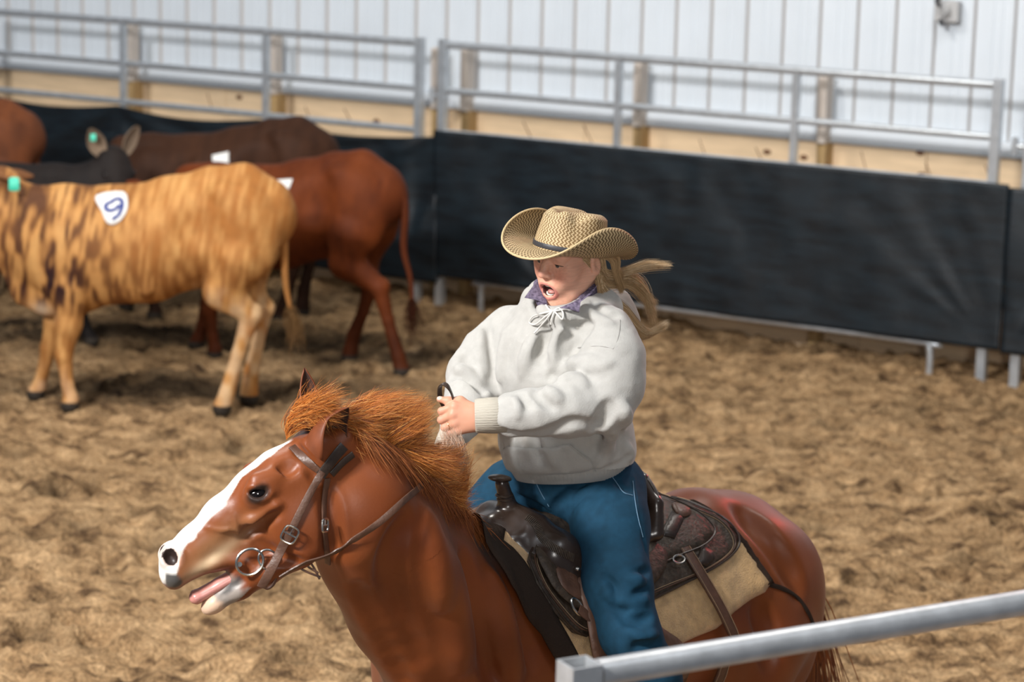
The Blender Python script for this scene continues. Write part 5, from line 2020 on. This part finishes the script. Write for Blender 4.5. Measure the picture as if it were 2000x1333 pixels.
# worn pale denim down the front of the thigh and shin (the thigh's highlight painted in too)
aw = np.abs(wl)
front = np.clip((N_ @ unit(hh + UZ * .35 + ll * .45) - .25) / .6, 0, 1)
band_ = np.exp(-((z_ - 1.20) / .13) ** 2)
fade_and_highlight = front * band_ * (.55 + .6 * vnoise(P_[:, 0] * 12, P_[:, 2] * 12, 4))
C = C * (1 - fade_and_highlight[:, None]) + np.array([.110, .205, .275]) * fade_and_highlight[:, None]
nz = vnoise(P_[:, 2] * 70, wl * 70, 6)[:, None]
C = C * (.85 + .3 * nz)
jeans = mesh_obj('jeans', P_, Q_, M_jean, rider, cols=C)
M_thread = mat('jean_thread', (.12, .22, .32), .8)
for pts in ([(1047, 944), (1058, 966), (1072, 990)], [(1236, 940), (1240, 975), (1246, 1010), (1256, 1050)], [(1196, 932), (1206, 946), (1218, 962), (1236, 968)]):
    P, N_ = on_cloth(pts, .002, V=VJ)
    m = MB(); m.tube(P, .0011, 5); m.build('seam', M_thread, jeans, True)
# boots
M_boot = mat('boot_leather', (.07, .035, .02), .4, bump=.2, bscale=80)
for sd in (1, -1):
    VBt = Vol(B(.30, .38 * sd, .62) - V3(.25, .25, .12), B(.30, .38 * sd, .62) + V3(.25, .25, .14), .007)
    VBt.chain([(B(.33, .385 * sd, .72), .048), (B(.335, .385 * sd, .62), .042), (B(.28, .385 * sd, .595), .040), (B(.18, .385 * sd, .585), .026)], k=.03)
    VBt.cone(B(.355, .385 * sd, .59), B(.355, .385 * sd, .555), .034, .028, k=.01)
    P_, Q_ = VBt.mesh(1)
    mesh_obj('boot', P_, Q_, M_boot, rider)

# ---- straw hat
def straw(name, c1, c2, gu, gv):
    m_ = mat(name, c1, .62, spec=.3)
    nt = m_.node_tree; N = nt.nodes.new; L = nt.links.new
    b = nt.nodes['Principled BSDF']
    uv = N('ShaderNodeUVMap'); uv.uv_map = 'UVMap'
    sp = N('ShaderNodeSeparateXYZ'); L(uv.outputs[0], sp.inputs[0])

    def M(op, a, b_=None):
        n = N('ShaderNodeMath'); n.operation = op
        for i, x in enumerate((a, b_)):
            if x is None: continue
            if isinstance(x, (int, float)): n.inputs[i].default_value = x
            else: L(x, n.inputs[i])
        return n.outputs[0]
    tri = M('ABSOLUTE', M('SUBTRACT', M('FRACT', M('MULTIPLY', sp.outputs[1], gv)), .5))
    w = M('FRACT', M('ADD', M('MULTIPLY', sp.outputs[0], gu), M('MULTIPLY', tri, 1.3)))
    w2 = M('ABSOLUTE', M('SUBTRACT', w, .5))
    mr = N('ShaderNodeMapRange'); mr.inputs['From Min'].default_value = .17; mr.inputs['From Max'].default_value = .33
    L(w2, mr.inputs['Value'])
    mx = N('ShaderNodeMix'); mx.data_type = 'RGBA'; L(mr.outputs[0], mx.inputs['Factor'])
    mx.inputs['A'].default_value = (*c2, 1); mx.inputs['B'].default_value = (*c1, 1)
    nz = N('ShaderNodeTexNoise'); nz.inputs['Scale'].default_value = 30
    tcx = N('ShaderNodeTexCoord'); L(tcx.outputs['Object'], nz.inputs['Vector'])
    m2 = N('ShaderNodeMix'); m2.data_type = 'RGBA'; m2.blend_type = 'MULTIPLY'; m2.inputs['Factor'].default_value = .35
    L(mx.outputs['Result'], m2.inputs['A']); L(nz.outputs['Fac'], m2.inputs['B'])
    L(m2.outputs['Result'], b.inputs['Base Color'])
    bp = N('ShaderNodeBump'); bp.inputs['Strength'].default_value = .5; bp.inputs['Distance'].default_value = .002
    L(mr.outputs[0], bp.inputs['Height']); L(bp.outputs[0], b.inputs['Normal'])
    return m_


M_straw = straw('straw_crown', (.66, .50, .29), (.25, .155, .065), 85, 70)
M_strawb = straw('straw_brim', (.62, .46, .255), (.17, .11, .05), 95, 80)
HA_, HB_ = .106, .084
hpit = math.radians(16)
gf = unit(hf * math.cos(hpit) + hup * math.sin(hpit)); gs = hs; gu_ = np.cross(gf, gs)
if gu_ @ hup < 0: gu_ = -gu_
HO2 = Q(.008, 0, .024)
hat = empty('hat', tuple(HO2), 0, rider)


def G(x, y, z):
    return HO2 + gf * x + gs * y + gu_ * z


def brim_pt(a, t):
    ca, sa_ = math.cos(a), math.sin(a)
    rx = HA_ + (.190 - HA_) * t if ca > 0 else HA_ + (.188 - HA_) * t
    ry = HB_ + (.190 - HB_) * t
    x = rx * ca; y = ry * sa_
    c_ = abs(sa_) ** 2.2
    cur = c_ * t ** 1.7
    z = .082 * cur - .012 * (abs(ca) ** 2.5) * t ** 1.4 * (1.0 if ca > 0 else .75) - .008 * t * (1 - c_)
    y *= (1 - .34 * c_ * t * t)
    return x, y, z


na, nt_ = 120, 22
v = []; uv = []
for j in range(nt_ + 1):
    t = j / nt_
    for i in range(na):
        a = 2 * math.pi * i / na + math.pi
        v.append(G(*brim_pt(a, t))); uv.append((a * .155 / 1.0, t * .105))
f = [(j * na + i, j * na + (i + 1) % na, (j + 1) * na + (i + 1) % na, (j + 1) * na + i) for j in range(nt_) for i in range(na)]
V_ = np.array(v); F_ = np.array(f)
Nn = normals_of(V_, F_)
n0 = len(V_)
V2_ = np.concatenate([V_, V_ + Nn * .0032])
rim = [(nt_ * na + i, nt_ * na + i + n0, nt_ * na + (i + 1) % na + n0, nt_ * na + (i + 1) % na) for i in range(na)]
F2_ = np.concatenate([F_[:, ::-1], F_ + n0, np.array(rim)])
o = mesh_obj('brim', V2_, F2_, M_strawb, hat, uvs=np.array(uv + uv))
bpy_fix_normals(o)
m = MB()
m.tube([G(*brim_pt(2 * math.pi * i / 96, 1.0)) for i in range(97)], .0028, 7, cap=False)
m.build('brim_edge', mat('brim_binding', (.52, .38, .20), .6), hat, True)


def top_h(x, y):
    h0 = .104 + .006 * x / .08
    cre = .024 * math.exp(-(y / .016) ** 2) * (1 - max(0, (abs(x) - .045) / .05) ** 1 if abs(x) > .045 else 1)
    dents = .022 * math.exp(-(((x - .055) / .030) ** 2 + ((abs(y) - .052) / .020) ** 2))
    return h0 - max(cre, 0) - dents - .020 * max(0, (abs(x) - .06) / .035) ** 2


v = []; uv = []
nw = 16
for j in range(nw + 1):
    t = j / nw
    k = 1 - .10 * t ** 1.5
    for i in range(na):
        a = 2 * math.pi * i / na + math.pi
        ca, sa_ = math.cos(a), math.sin(a)
        pin = 1 - .13 * t ** 2 * math.exp(-(((abs(sa_) - .75) / .30) ** 2)) * (ca > 0) * min(1, ca * 3)
        x = HA_ * k * ca; y = HB_ * k * sa_ * pin
        zt = top_h(x * .93, y * .93) - .010
        v.append(G(x, y, zt * t)); uv.append((a * .09 * 1.15, t * .11))
for j in range(1, 11):
    r = 1 - j / 10.5
    rr_ = math.sin(r * math.pi / 2) ** .9
    for i in range(na):
        a = 2 * math.pi * i / na + math.pi
        ca, sa_ = math.cos(a), math.sin(a)
        pin = 1 - .13 * math.exp(-(((abs(sa_) - .75) / .30) ** 2)) * (ca > 0) * min(1, ca * 3)
        x = HA_ * .9 * ca * rr_; y = HB_ * .9 * sa_ * pin * rr_
        v.append(G(x, y, top_h(x, y) - .010 * max(0, (rr_ - .75) / .25) ** 2)); uv.append((a * .09 * 1.15, .11 + (1 - r) * .085))
nr = nw + 10
f = [(j * na + i, j * na + (i + 1) % na, (j + 1) * na + (i + 1) % na, (j + 1) * na + i) for j in range(nr) for i in range(na)]
v.append(G(0, 0, top_h(0, 0))); uv.append((0, .2))
f3 = [tuple(q) for q in f] + [(nr * na + i, nr * na + (i + 1) % na, len(v) - 1) for i in range(na)]
o = mesh_obj('crown', v, f3, M_straw, hat, uvs=np.array(uv))
bpy_fix_normals(o)
m = MB()
pts = [G(HA_ * 1.01 * math.cos(a), HB_ * 1.01 * math.sin(a), .010) for a in np.linspace(0, 2 * math.pi, 73)]
m.strap(pts, [(p - HO2) - gu_ * ((p - HO2) @ gu_) for p in pts], .0125, .003)
m.build('hat_band', M_dk, hat, True)

# ---- hair
M_hair = mat('blonde_hair', rough=.42, spec=.45, attr=True)


def hair_gen(k):
    u_ = R.random()
    a = R.uniform(.38, 1.05) if u_ > .24 else R.uniform(.02, .8)
    root = Q(.045 - .12 * a, .066 * (1 - max(0, a - .75) * 1.5) + .006, R.uniform(.02, .048))
    lk = R.random()
    col = np.array([.76, .53, .29]) * (1 - lk) + np.array([.34, .21, .10]) * lk
    if R.random() < .12: col = np.array([.90, .72, .48])
    c = R.gauss(0, 1); b_ = R.gauss(0, 1)
    lock = random.Random(int(k % 23))
    lc, lb = lock.gauss(0, .6), lock.gauss(0, .6)
    e_ = V3(R.gauss(0, .0022), R.gauss(0, .006), R.gauss(0, .0022))
    if u_ < .08:
        t = R.random()
        pts = [root, at(1185, 534 + c * 3, 6.12), at(1216 + 10 * t, 530 + c * 3, 6.19), at(1250 + 20 * t, 520 + c * 4 + lb * 3, 6.21), at(1262 + 52 * t, 514 + c * 3 + lb * 4 + 5 * t, 6.22)]
    elif u_ < .24:
        t = R.uniform(.2, 1)
        pts = [root, at(1182, 548 + c * 4, 6.13), at(1228 + lc * 4, 548 + c * 6 + lb * 5, 6.20), at(1258 + lc * 6, 574 + c * 6 + lb * 6, 6.235), at(1276 + c * 3 + lc * 6, 574 + 60 * t, 6.24)]
    else:
        w = (c * .55 + lc * .75)
        fl = R.uniform(.0, 1.0)
        pts = [root, at(1172 + w * 3, 562 + b_ * 5, 6.12), at(1206 + w * 9, 602 + b_ * 3, 6.18), at(1234 + w * 10, 638 + b_ * 3, 6.215), at(1256 + w * 11, 655 - w * 4, 6.225), at(1262 + fl * 40 + w * 6, 662 - fl * (28 + lb * 7) - w * 2, 6.235)]
    pts = [p + e_ * (i > 0) for i, p in enumerate(pts)]
    return pts, R.uniform(.00030, .00060), col


strands('hair', hair_gen, 7500, rider, M_hair, seg=24)


def hair_gen2(k):
    # hair lying close round the back of the skull
    a = R.uniform(.36, .70)
    root = Q(.050 - .13 * a, .064 * (1 - max(0, a - .7) * 1.8), .05)
    lk = R.random()
    col = np.array([.72, .50, .27]) * (1 - lk) + np.array([.34, .21, .10]) * lk
    e_ = R3() * .002
    z_ = R.uniform(-.07, -.01)
    pts = [root, Q(.035 - .13 * a, .078 * (1 - max(0, a - .7) * 1.6), .025), Q(.0 - .10 * a - .02, .083 * (1 - max(0, a - .7)), -.0 - .01 * a), Q(-.055 - .05 * a, .082, -.03 + z_ * .3), Q(-.085 - .04 * a, .080, z_ - .04)]
    return [p + e_ for p in pts], R.uniform(.0004, .0007), col


strands('hair', hair_gen2, 2200, rider, M_hair, seg=16)
# eyebrows
for sd in (1, -1):
    def brow_gen(k, sd=sd):
        t = R.random()
        p = Q(.0905 - .012 * t ** 1.5, (.014 + .034 * t) * sd, .040 + .004 * math.sin(t * 3) + R.uniform(-.0018, .0018))
        q = VF.hit(*pix(p), .0004)
        if q is None: q = p
        return [q, q + hs * sd * .0035 + hup * .0015, q + hs * sd * .0065 + hup * .0012], .00028, np.array([.22, .13, .07])
    strands('eyebrow', brow_gen, 90, body, M_hair, seg=4)
# ================================================================ cattle
M_num = mat('blue_number', (.012, .035, .22), .7)
M_patch = mat('white_patch', (.80, .80, .78), .8)
M_tagg = mat('green_tag', (.05, .55, .38), .5)
M_hoof = mat('hoof', (.03, .025, .02), .5)


def make_cow(label, origin, heading, sc, col_fn, head_pitch=0.0, head_yaw=0.0, head_up=0.0, leg=None, tail=None, ears=(-.05, .045, .235), ear_col=None, ear_w=.050, res=.011, group='cattle bunched along the fence', eye=True):
    """local frame: x forward, y to the animal's left, z up; shape follows the nearest, brindled yearling"""
    th = math.radians(heading)
    fx = V3(math.cos(th), math.sin(th), 0); fy = V3(-math.sin(th), math.cos(th), 0)
    O = V3(origin[0], origin[1], 0)

    def L(px, py, y=0.0):
        """profile point measured on the near yearling (345 px = 1 m), y = offset to its left"""
        return O + (fx * (300 - px) / 345 + fy * y + UZ * (795 - py) / 345) * sc
    AX = [fx, fy, UZ]
    root = empty('yearling', (O[0], O[1], 0), th)
    tag(root, label, 'cattle', group)
    lo = O - V3(1.55, 1.55, .02) * sc; hi = O + V3(1.55, 1.55, 1.50) * sc
    V = Vol(lo, hi, res)
    s_ = sc
    def C(pts, k=.04, q=True): V.chain([(p[0], p[1] * s_) + tuple(p[2:]) for p in pts], k * s_, fy)
    # trunk
    C([(L(120, 490), .27, .72), (L(200, 492), .30, .78), (L(290, 485), .30, .92), (L(370, 455), .265, .92), (L(450, 435), .245, .86), (L(505, 425), .20, .85)], .06)
    C([(L(70, 405), .065), (L(140, 402), .055), (L(230, 400), .04), (L(330, 382), .045), (L(410, 362), .05), (L(475, 356), .06), (L(525, 385), .05)], .10)
    for sd in (1, -1):
        V.ell(L(140, 500, .14 * sd * s_), V3(.16, .09, .27) * s_, AX, .05 * s_)
        V.ell(L(470, 395, .12 * sd * s_), V3(.13, .09, .11) * s_, AX, .06 * s_)
        V.ell(L(485, 460, .13 * sd * s_), V3(.17, .10, .24) * s_, AX, .06 * s_)
        V.ell(L(438, 372, .15 * sd * s_), V3(.05, .04, .035) * s_, AX, .06 * s_)
        V.ell(L(395, 430, .255 * sd * s_), V3(.09, .05, .11) * s_, AX, .10 * s_, op='sub')   # hollow flank
        V.cone(L(255, 430, .215 * sd * s_), L(300, 560, .21 * sd * s_), .02 * s_, .02 * s_, .05 * s_)
    C([(L(30, 520), .06, .7), (L(62, 578), .055, .7), (L(105, 592), .07, .8), (L(160, 585), .10)], .08)
    C([(L(370, 540), .06), (L(408, 545), .05)], .08)
    # legs: (near front, far front, near hind, far hind); animal walks so each differs
    lg = dict(nf=[(155, 560), (150, 630), (140, 690), (146, 745), (152, 775), (150, 795)],
              ff=[(140, 570), (112, 640), (95, 695), (82, 745), (74, 772), (68, 790)],
              nh=[(465, 500), (440, 560), (492, 605), (468, 680), (447, 755), (437, 792)],
              fh=[(480, 500), (470, 570), (505, 612), (494, 680), (482, 735), (478, 758)])
    if leg: lg.update(leg)
    near = 1 if fy[1] < 0 else -1
    for key in ('nf', 'ff', 'nh', 'fh'):
        p = lg[key]
        sd = near if key[0] == 'n' else -near
        y = .145 * sd * s_ * .9
        P = [L(a, b, y) for a, b in p]
        if key[1] == 'f':
            r = (.105, .070, .047, .033, .042, .045)
        else:
            r = (.15, .105, .056, .036, .044, .046)
        C([(q, rr) for q, rr in zip(P[:3], r[:3])], .035)
        C([(q, rr) for q, rr in zip(P[2:5], r[2:5])], .02)
        if key[1] == 'h':
            V.ell(P[2] - fx * .03 * s_ + UZ * .015 * s_, V3(.035, .03, .045) * s_, AX, .02)
        q = P[5].copy(); q[2] = .025
        V.cone(P[4], q, .040 * s_, .054 * s_, .015)
    # neck and head
    up_ = head_up
    hy = math.radians(head_yaw)
    hfx = fx * math.cos(hy) + fy * math.sin(hy); hfy = fy * math.cos(hy) - fx * math.sin(hy)
    poll = L(10, 368 - up_)
    C([(L(105, 470), .22, .62), (L(60, 455 - up_ * .4), .185, .62), (L(28, 425 - up_ * .8), .135, .7), (poll - UZ * .06 * s_, .10, .9)], .07)
    hp_ = math.radians(-38 + head_pitch)
    hd = hfx * math.cos(hp_) + UZ * math.sin(hp_); hupv = np.cross(hfy, hd); hupv = -hupv if hupv[2] < 0 else hupv

    def Hc(a, b, c=0): return poll + (hd * a + hfy * c + hupv * b) * s_
    V.chain([(Hc(.00, -.05), .095 * s_, 1.1), (Hc(.14, -.055), .088 * s_, 1.15), (Hc(.28, -.06), .062 * s_, 1.1), (Hc(.38, -.06), .055 * s_, 1.25), (Hc(.42, -.062), .045 * s_, 1.4)], .03, hfy)
    V.cone(Hc(.06, -.12), Hc(.34, -.11), .055 * s_, .032 * s_, .04)
    for sd in (1, -1):
        V.ell(Hc(.13, -.01, .085 * sd), V3(.035, .02, .025) * s_, [hd, hfy, hupv], .02)
        V.ell(Hc(.435, -.045, .032 * sd), V3(.012, .010, .012) * s_, [hd, hfy, hupv], .005, op='sub')
    P, Q_ = V.mesh(1)
    d = (P - O) / sc
    xl, yl, zl = d @ fx, d @ fy, d[:, 2]
    pxl = 300 - xl * 345; pyl = 795 - zl * 345
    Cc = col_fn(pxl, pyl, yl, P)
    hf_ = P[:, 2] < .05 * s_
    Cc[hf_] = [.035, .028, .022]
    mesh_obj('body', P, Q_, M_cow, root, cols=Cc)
    # ears
    for sd in (1, -1):
        b = Hc(-.005, .0, .085 * sd); t = Hc(ears[0], ears[1], ears[2] * sd)
        cow_ear(b, t, unit(hfx * .6 - UZ * .5), ear_w * s_, root, col_fn if ear_col is None else (lambda *a: np.array([ear_col])))
    for sd in (1, -1):
        m = MB(); m.ball(Hc(.135, -.012, .100 * sd), .019 * s_, None, 12, 8); m.build('eye', M_eye, root, True)
    # tail with a switch
    tp = tail or [(538, 372), (552, 400), (550, 470), (553, 550), (562, 600)]
    P3 = cr([L(a, b, 0.02 * near) for a, b in tp], 6)
    n = len(P3)
    m = MB(); m.tube(P3, [(.036 - .024 * i / (n - 1)) * s_ for i in range(n)], 10)
    mt = mesh_obj('tail', m.v, m.f, M_cow, root, True, cols=np.array([col_fn(np.array([520.]), np.array([420.]), np.array([0.]), np.array([p]))[0] * .9 for p in m.v]))
    end = P3[-1]; dirn = unit(P3[-1] - P3[-4])
    cc = col_fn(np.array([520.]), np.array([600.]), np.array([0.]), np.array([end]))[0] * .35

    def sw(k):
        q = end + R3() * .012
        return [q, q + dirn * .07 * s_ + R3() * .02, q + (dirn + V3(0, 0, -.5)) * R.uniform(.10, .17) * s_ + R3() * .03], .003, cc
    strands('tail_switch', sw, 60, mt, M_cow, seg=4)
    return root, V, L, Hc, ears


def cow_ear(b, t, openv, w, root, col_fn):
    ax = unit(t - b); Ln = np.linalg.norm(t - b); o_ = unit(openv - ax * (openv @ ax)); sdv = np.cross(ax, o_)
    v = []; ns, nt_ = 11, 12
    for lay in (0, 1):
        for j in range(nt_):
            tt = j / (nt_ - 1)
            ww = max(w * (math.sin(math.pi * (tt * .82 + .13))) ** .8, .001)
            c = b + ax * Ln * tt
            for i in range(ns):
                a = math.radians(-80 + 160 * i / (ns - 1))
                v.append(c + sdv * math.sin(a) * ww - o_ * math.cos(a) * ww * .5 + o_ * (.006 * lay))
    n = ns * nt_
    f = [(j * ns + i, j * ns + i + 1, (j + 1) * ns + i + 1, (j + 1) * ns + i) for j in range(nt_ - 1) for i in range(ns - 1)]
    f2 = [tuple(n + k for k in reversed(q)) for q in f]
    e_ = []
    for j in range(nt_ - 1):
        e_ += [(j * ns, (j + 1) * ns, (j + 1) * ns + n, j * ns + n), (j * ns + ns - 1, j * ns + ns - 1 + n, (j + 1) * ns + ns - 1 + n, (j + 1) * ns + ns - 1)]
    c = col_fn(np.array([30.]), np.array([360.]), np.array([0.]), np.array([b]))[0]
    o = mesh_obj('ear', v, f + f2 + e_, M_cow, root, True, cols=np.tile(c, (len(v), 1)))
    bpy_fix_normals(o)
    return o


M_cow = mat('cow_hide', rough=.66, spec=.15, attr=True, bump=.3, bscale=90, var=.15, vscale=22)


def col_brindle(px, py, y, P):
    n1 = vnoise(px / 6 + py / 50, py / 30, 3) * .45 + vnoise(px / 15 - py / 60, py / 40, 4) * .35 + vnoise(px / 45, py / 60, 14) * .2
    base = np.array([.43, .170, .042]); lite = np.array([.62, .33, .115]); dk = np.array([.11, .045, .020])
    t = np.clip((n1 - .30) * 1.9, 0, 1)[:, None]
    C = dk * .0 + base * (1 - t) + lite * t
    # the brindle is strongest over neck, shoulder and ribs
    w = np.clip((330 - px) / 180, .12, 1) * 1.0 + .25 * np.exp(-((py - 545) / 50) ** 2)
    w = w * np.clip((640 - py) / 60, .25, 1)
    s_ = np.clip((.63 - n1) * 5.0, 0, 1) * w
    C = C * (1 - s_[:, None]) + dk * s_[:, None]
    low = np.clip((py - 540) / 60, 0, 1) * (px > 380)
    n2 = vnoise(px / 14, py / 22, 8)
    l_ = (low * np.clip((n2 - .25) * 2, 0, 1))[:, None]
    C = C * (1 - .6 * l_) + np.array([.74, .54, .33]) * .6 * l_
    low = (np.clip((py - 700) / 60, 0, 1) * (px < 300) * np.clip((n2 - .2) * 2, 0, 1))[:, None]
    C = C * (1 - .4 * low) + np.array([.70, .48, .30]) * .4 * low
    nk = np.clip((70 - px) / 60, 0, 1)[:, None]
    C = C * (1 - .35 * nk) + np.array([.40, .17, .06]) * .35 * nk
    br = np.exp(-(((px - 95) / 22) ** 2 + ((py - 612) / 16) ** 2))[:, None]
    C = C * (1 - .7 * br) + np.array([.72, .58, .42]) * .7 * br
    return C


def col_plain(a, b, k=1.0, seed=5):
    a = np.array(a); b = np.array(b)

    def fn(px, py, y, P):
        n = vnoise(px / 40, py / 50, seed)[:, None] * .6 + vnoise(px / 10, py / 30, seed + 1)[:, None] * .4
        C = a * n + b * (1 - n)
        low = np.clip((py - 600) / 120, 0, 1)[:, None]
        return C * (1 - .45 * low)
    return fn


oA = at(300, 795, 13.02)
cowA = make_cow('brindled tan yearling with a white number 9 patch, nearest of the cattle', (oA[0], 13.0), 180, 1.0, col_brindle, ears=(-.122, -.12, .17), head_up=8)
oB = V3(-1.36, 14.25, 0)
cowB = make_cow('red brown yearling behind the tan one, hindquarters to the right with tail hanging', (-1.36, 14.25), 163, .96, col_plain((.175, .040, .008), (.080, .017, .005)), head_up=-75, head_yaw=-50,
                leg=dict(nh=[(465, 500), (455, 560), (530, 610), (550, 680), (574, 755), (582, 790)], fh=[(480, 500), (455, 570), (480, 615), (462, 680), (440, 735), (430, 770)]),
                tail=[(538, 372), (560, 400), (572, 450), (570, 530), (585, 590), (590, 640)])
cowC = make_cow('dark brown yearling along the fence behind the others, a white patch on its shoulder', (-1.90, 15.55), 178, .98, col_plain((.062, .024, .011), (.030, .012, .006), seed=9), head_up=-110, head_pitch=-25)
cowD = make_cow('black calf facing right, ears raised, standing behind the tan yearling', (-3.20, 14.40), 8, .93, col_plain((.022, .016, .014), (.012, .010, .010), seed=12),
                head_yaw=-62, head_up=14, head_pitch=-14, ears=(-.14, .12, .17), ear_col=(.25, .18, .125), ear_w=.062)
cowF = make_cow('brown yearling cut off by the left edge, only its rump showing at the fence', (-3.96, 16.3), 184, .97, col_plain((.20, .062, .022), (.10, .034, .016), seed=15))


# ---- number patches glued on the hides
def patch(cow, name, pts, digit=None):
    V = cow[1]
    o = cloth_sheet(name, pts, .004, .006, M_patch, cow[0], V=V, step=6)
    if digit:
        for st in digit:
            P = []
            for (x, y) in cr([np.array(q) for q in st], 5):
                q = V.hit(x, y, .014)
                if q is not None: P.append(q)
            N_ = [V.grad(p)[0] for p in P]
            m = MB(); m.strap(P, N_, .020, .004); m.build('number', M_num, o, True)
    return o


patch(cowA, 'number_patch', [(187, 382), (241, 374), (250, 400), (243, 422), (226, 438), (209, 436), (198, 412)],
      [[(221, 393), (209, 398), (206, 405), (212, 411), (224, 409), (233, 400)], [(219, 392), (229, 388), (237, 391), (238, 404), (231, 420), (219, 428)]])
patch(cowB, 'number_patch', [(533, 352), (572, 349), (566, 366), (556, 384), (546, 384), (538, 370)])
patch(cowC, 'number_patch', [(414, 303), (447, 296), (447, 330), (430, 332), (416, 330)], [[(418, 326), (424, 320), (432, 321), (437, 328)]])


def ear_tag(cow, sd, name='ear_tag', k=1.0):
    L_, Hc = cow[2], cow[3]
    t = Hc(*(cow[4][0] * .8, cow[4][1] * .7, cow[4][2] * .85 * sd))
    v = ray(*pix(t)); v = v / np.linalg.norm(v)
    c = t - v * .05 - UZ * .015
    x = rt; m = MB(); m.box(c, (.058 * k, .012, .075 * k), [x, v, up], bev=.006 * k); m.build(name, M_tagg, cow[0], True)


ear_tag(cowA, 1 if True else -1)
ear_tag(cowD, -1, k=.6)
# ================================================================ near corral panel, bottom right
ZT = 1.77
pA = atz(1132, 1308, ZT)
pB = atz(2000, 1166, ZT)
gd = unit(V3(pB[0] - pA[0], pB[1] - pA[1], 0))
gn = np.cross(UZ, gd)
pE = pA + gd * 3.6
near = empty('corral_panel', (pA[0], pA[1], 0), math.atan2(gd[1], gd[0]))
tag(near, 'blurred galvanized corral panel in the near foreground, square post and round top rail', 'fence panel')
M_galn = mat('galvanized_near', (.56, .58, .60), .38, metal=.55, var=.25, vscale=22, bump=.15, bscale=60)


def hollow(m, c, w, z0, z1, ax, th=.004):
    o_ = [(1, 1), (-1, 1), (-1, -1), (1, -1)]
    v = []
    for (z, k) in ((z0, 1), (z1, 1), (z1, 1 - 2 * th / w), (z1 - .12, 1 - 2 * th / w)):
        for (x, y) in o_:
            v.append(V3(c[0], c[1], z) + ax[0] * x * w / 2 * k + ax[1] * y * w / 2 * k)
    f = [(r * 4 + i, r * 4 + (i + 1) % 4, (r + 1) * 4 + (i + 1) % 4, (r + 1) * 4 + i) for r in range(3) for i in range(4)]
    f.append((12, 13, 14, 15))
    m.add(v, f)


m = MB(); hollow(m, pA, .056, -.03, ZT + .012, [gd, gn]); m.build('end_post', M_galn, near)
m = MB(); sq_n = pE; m.tube([pE - UZ * (ZT + .03), pE + UZ * .01], .04, 4); m.build('end_post', M_galn, near)
m = MB(); m.tube([pA + gd * .035 - UZ * .012, pE - UZ * .012], .0235, 20); m.build('rail', M_galn, near, True)
for z in (1.46, 1.18, .66, .19):
    m = MB(); q = pA * 1; q[2] = z; q2 = pE * 1; q2[2] = z
    m.tube([q + gd * .03, q2], .018, 12); m.build('rail', M_galn, near, True)
for t in (1.25, 2.45):
    m = MB(); q = pA + gd * t
    m.tube([V3(q[0], q[1], .19), V3(q[0], q[1], ZT - .02)], .024, 4); m.build('upright', M_galn, near)
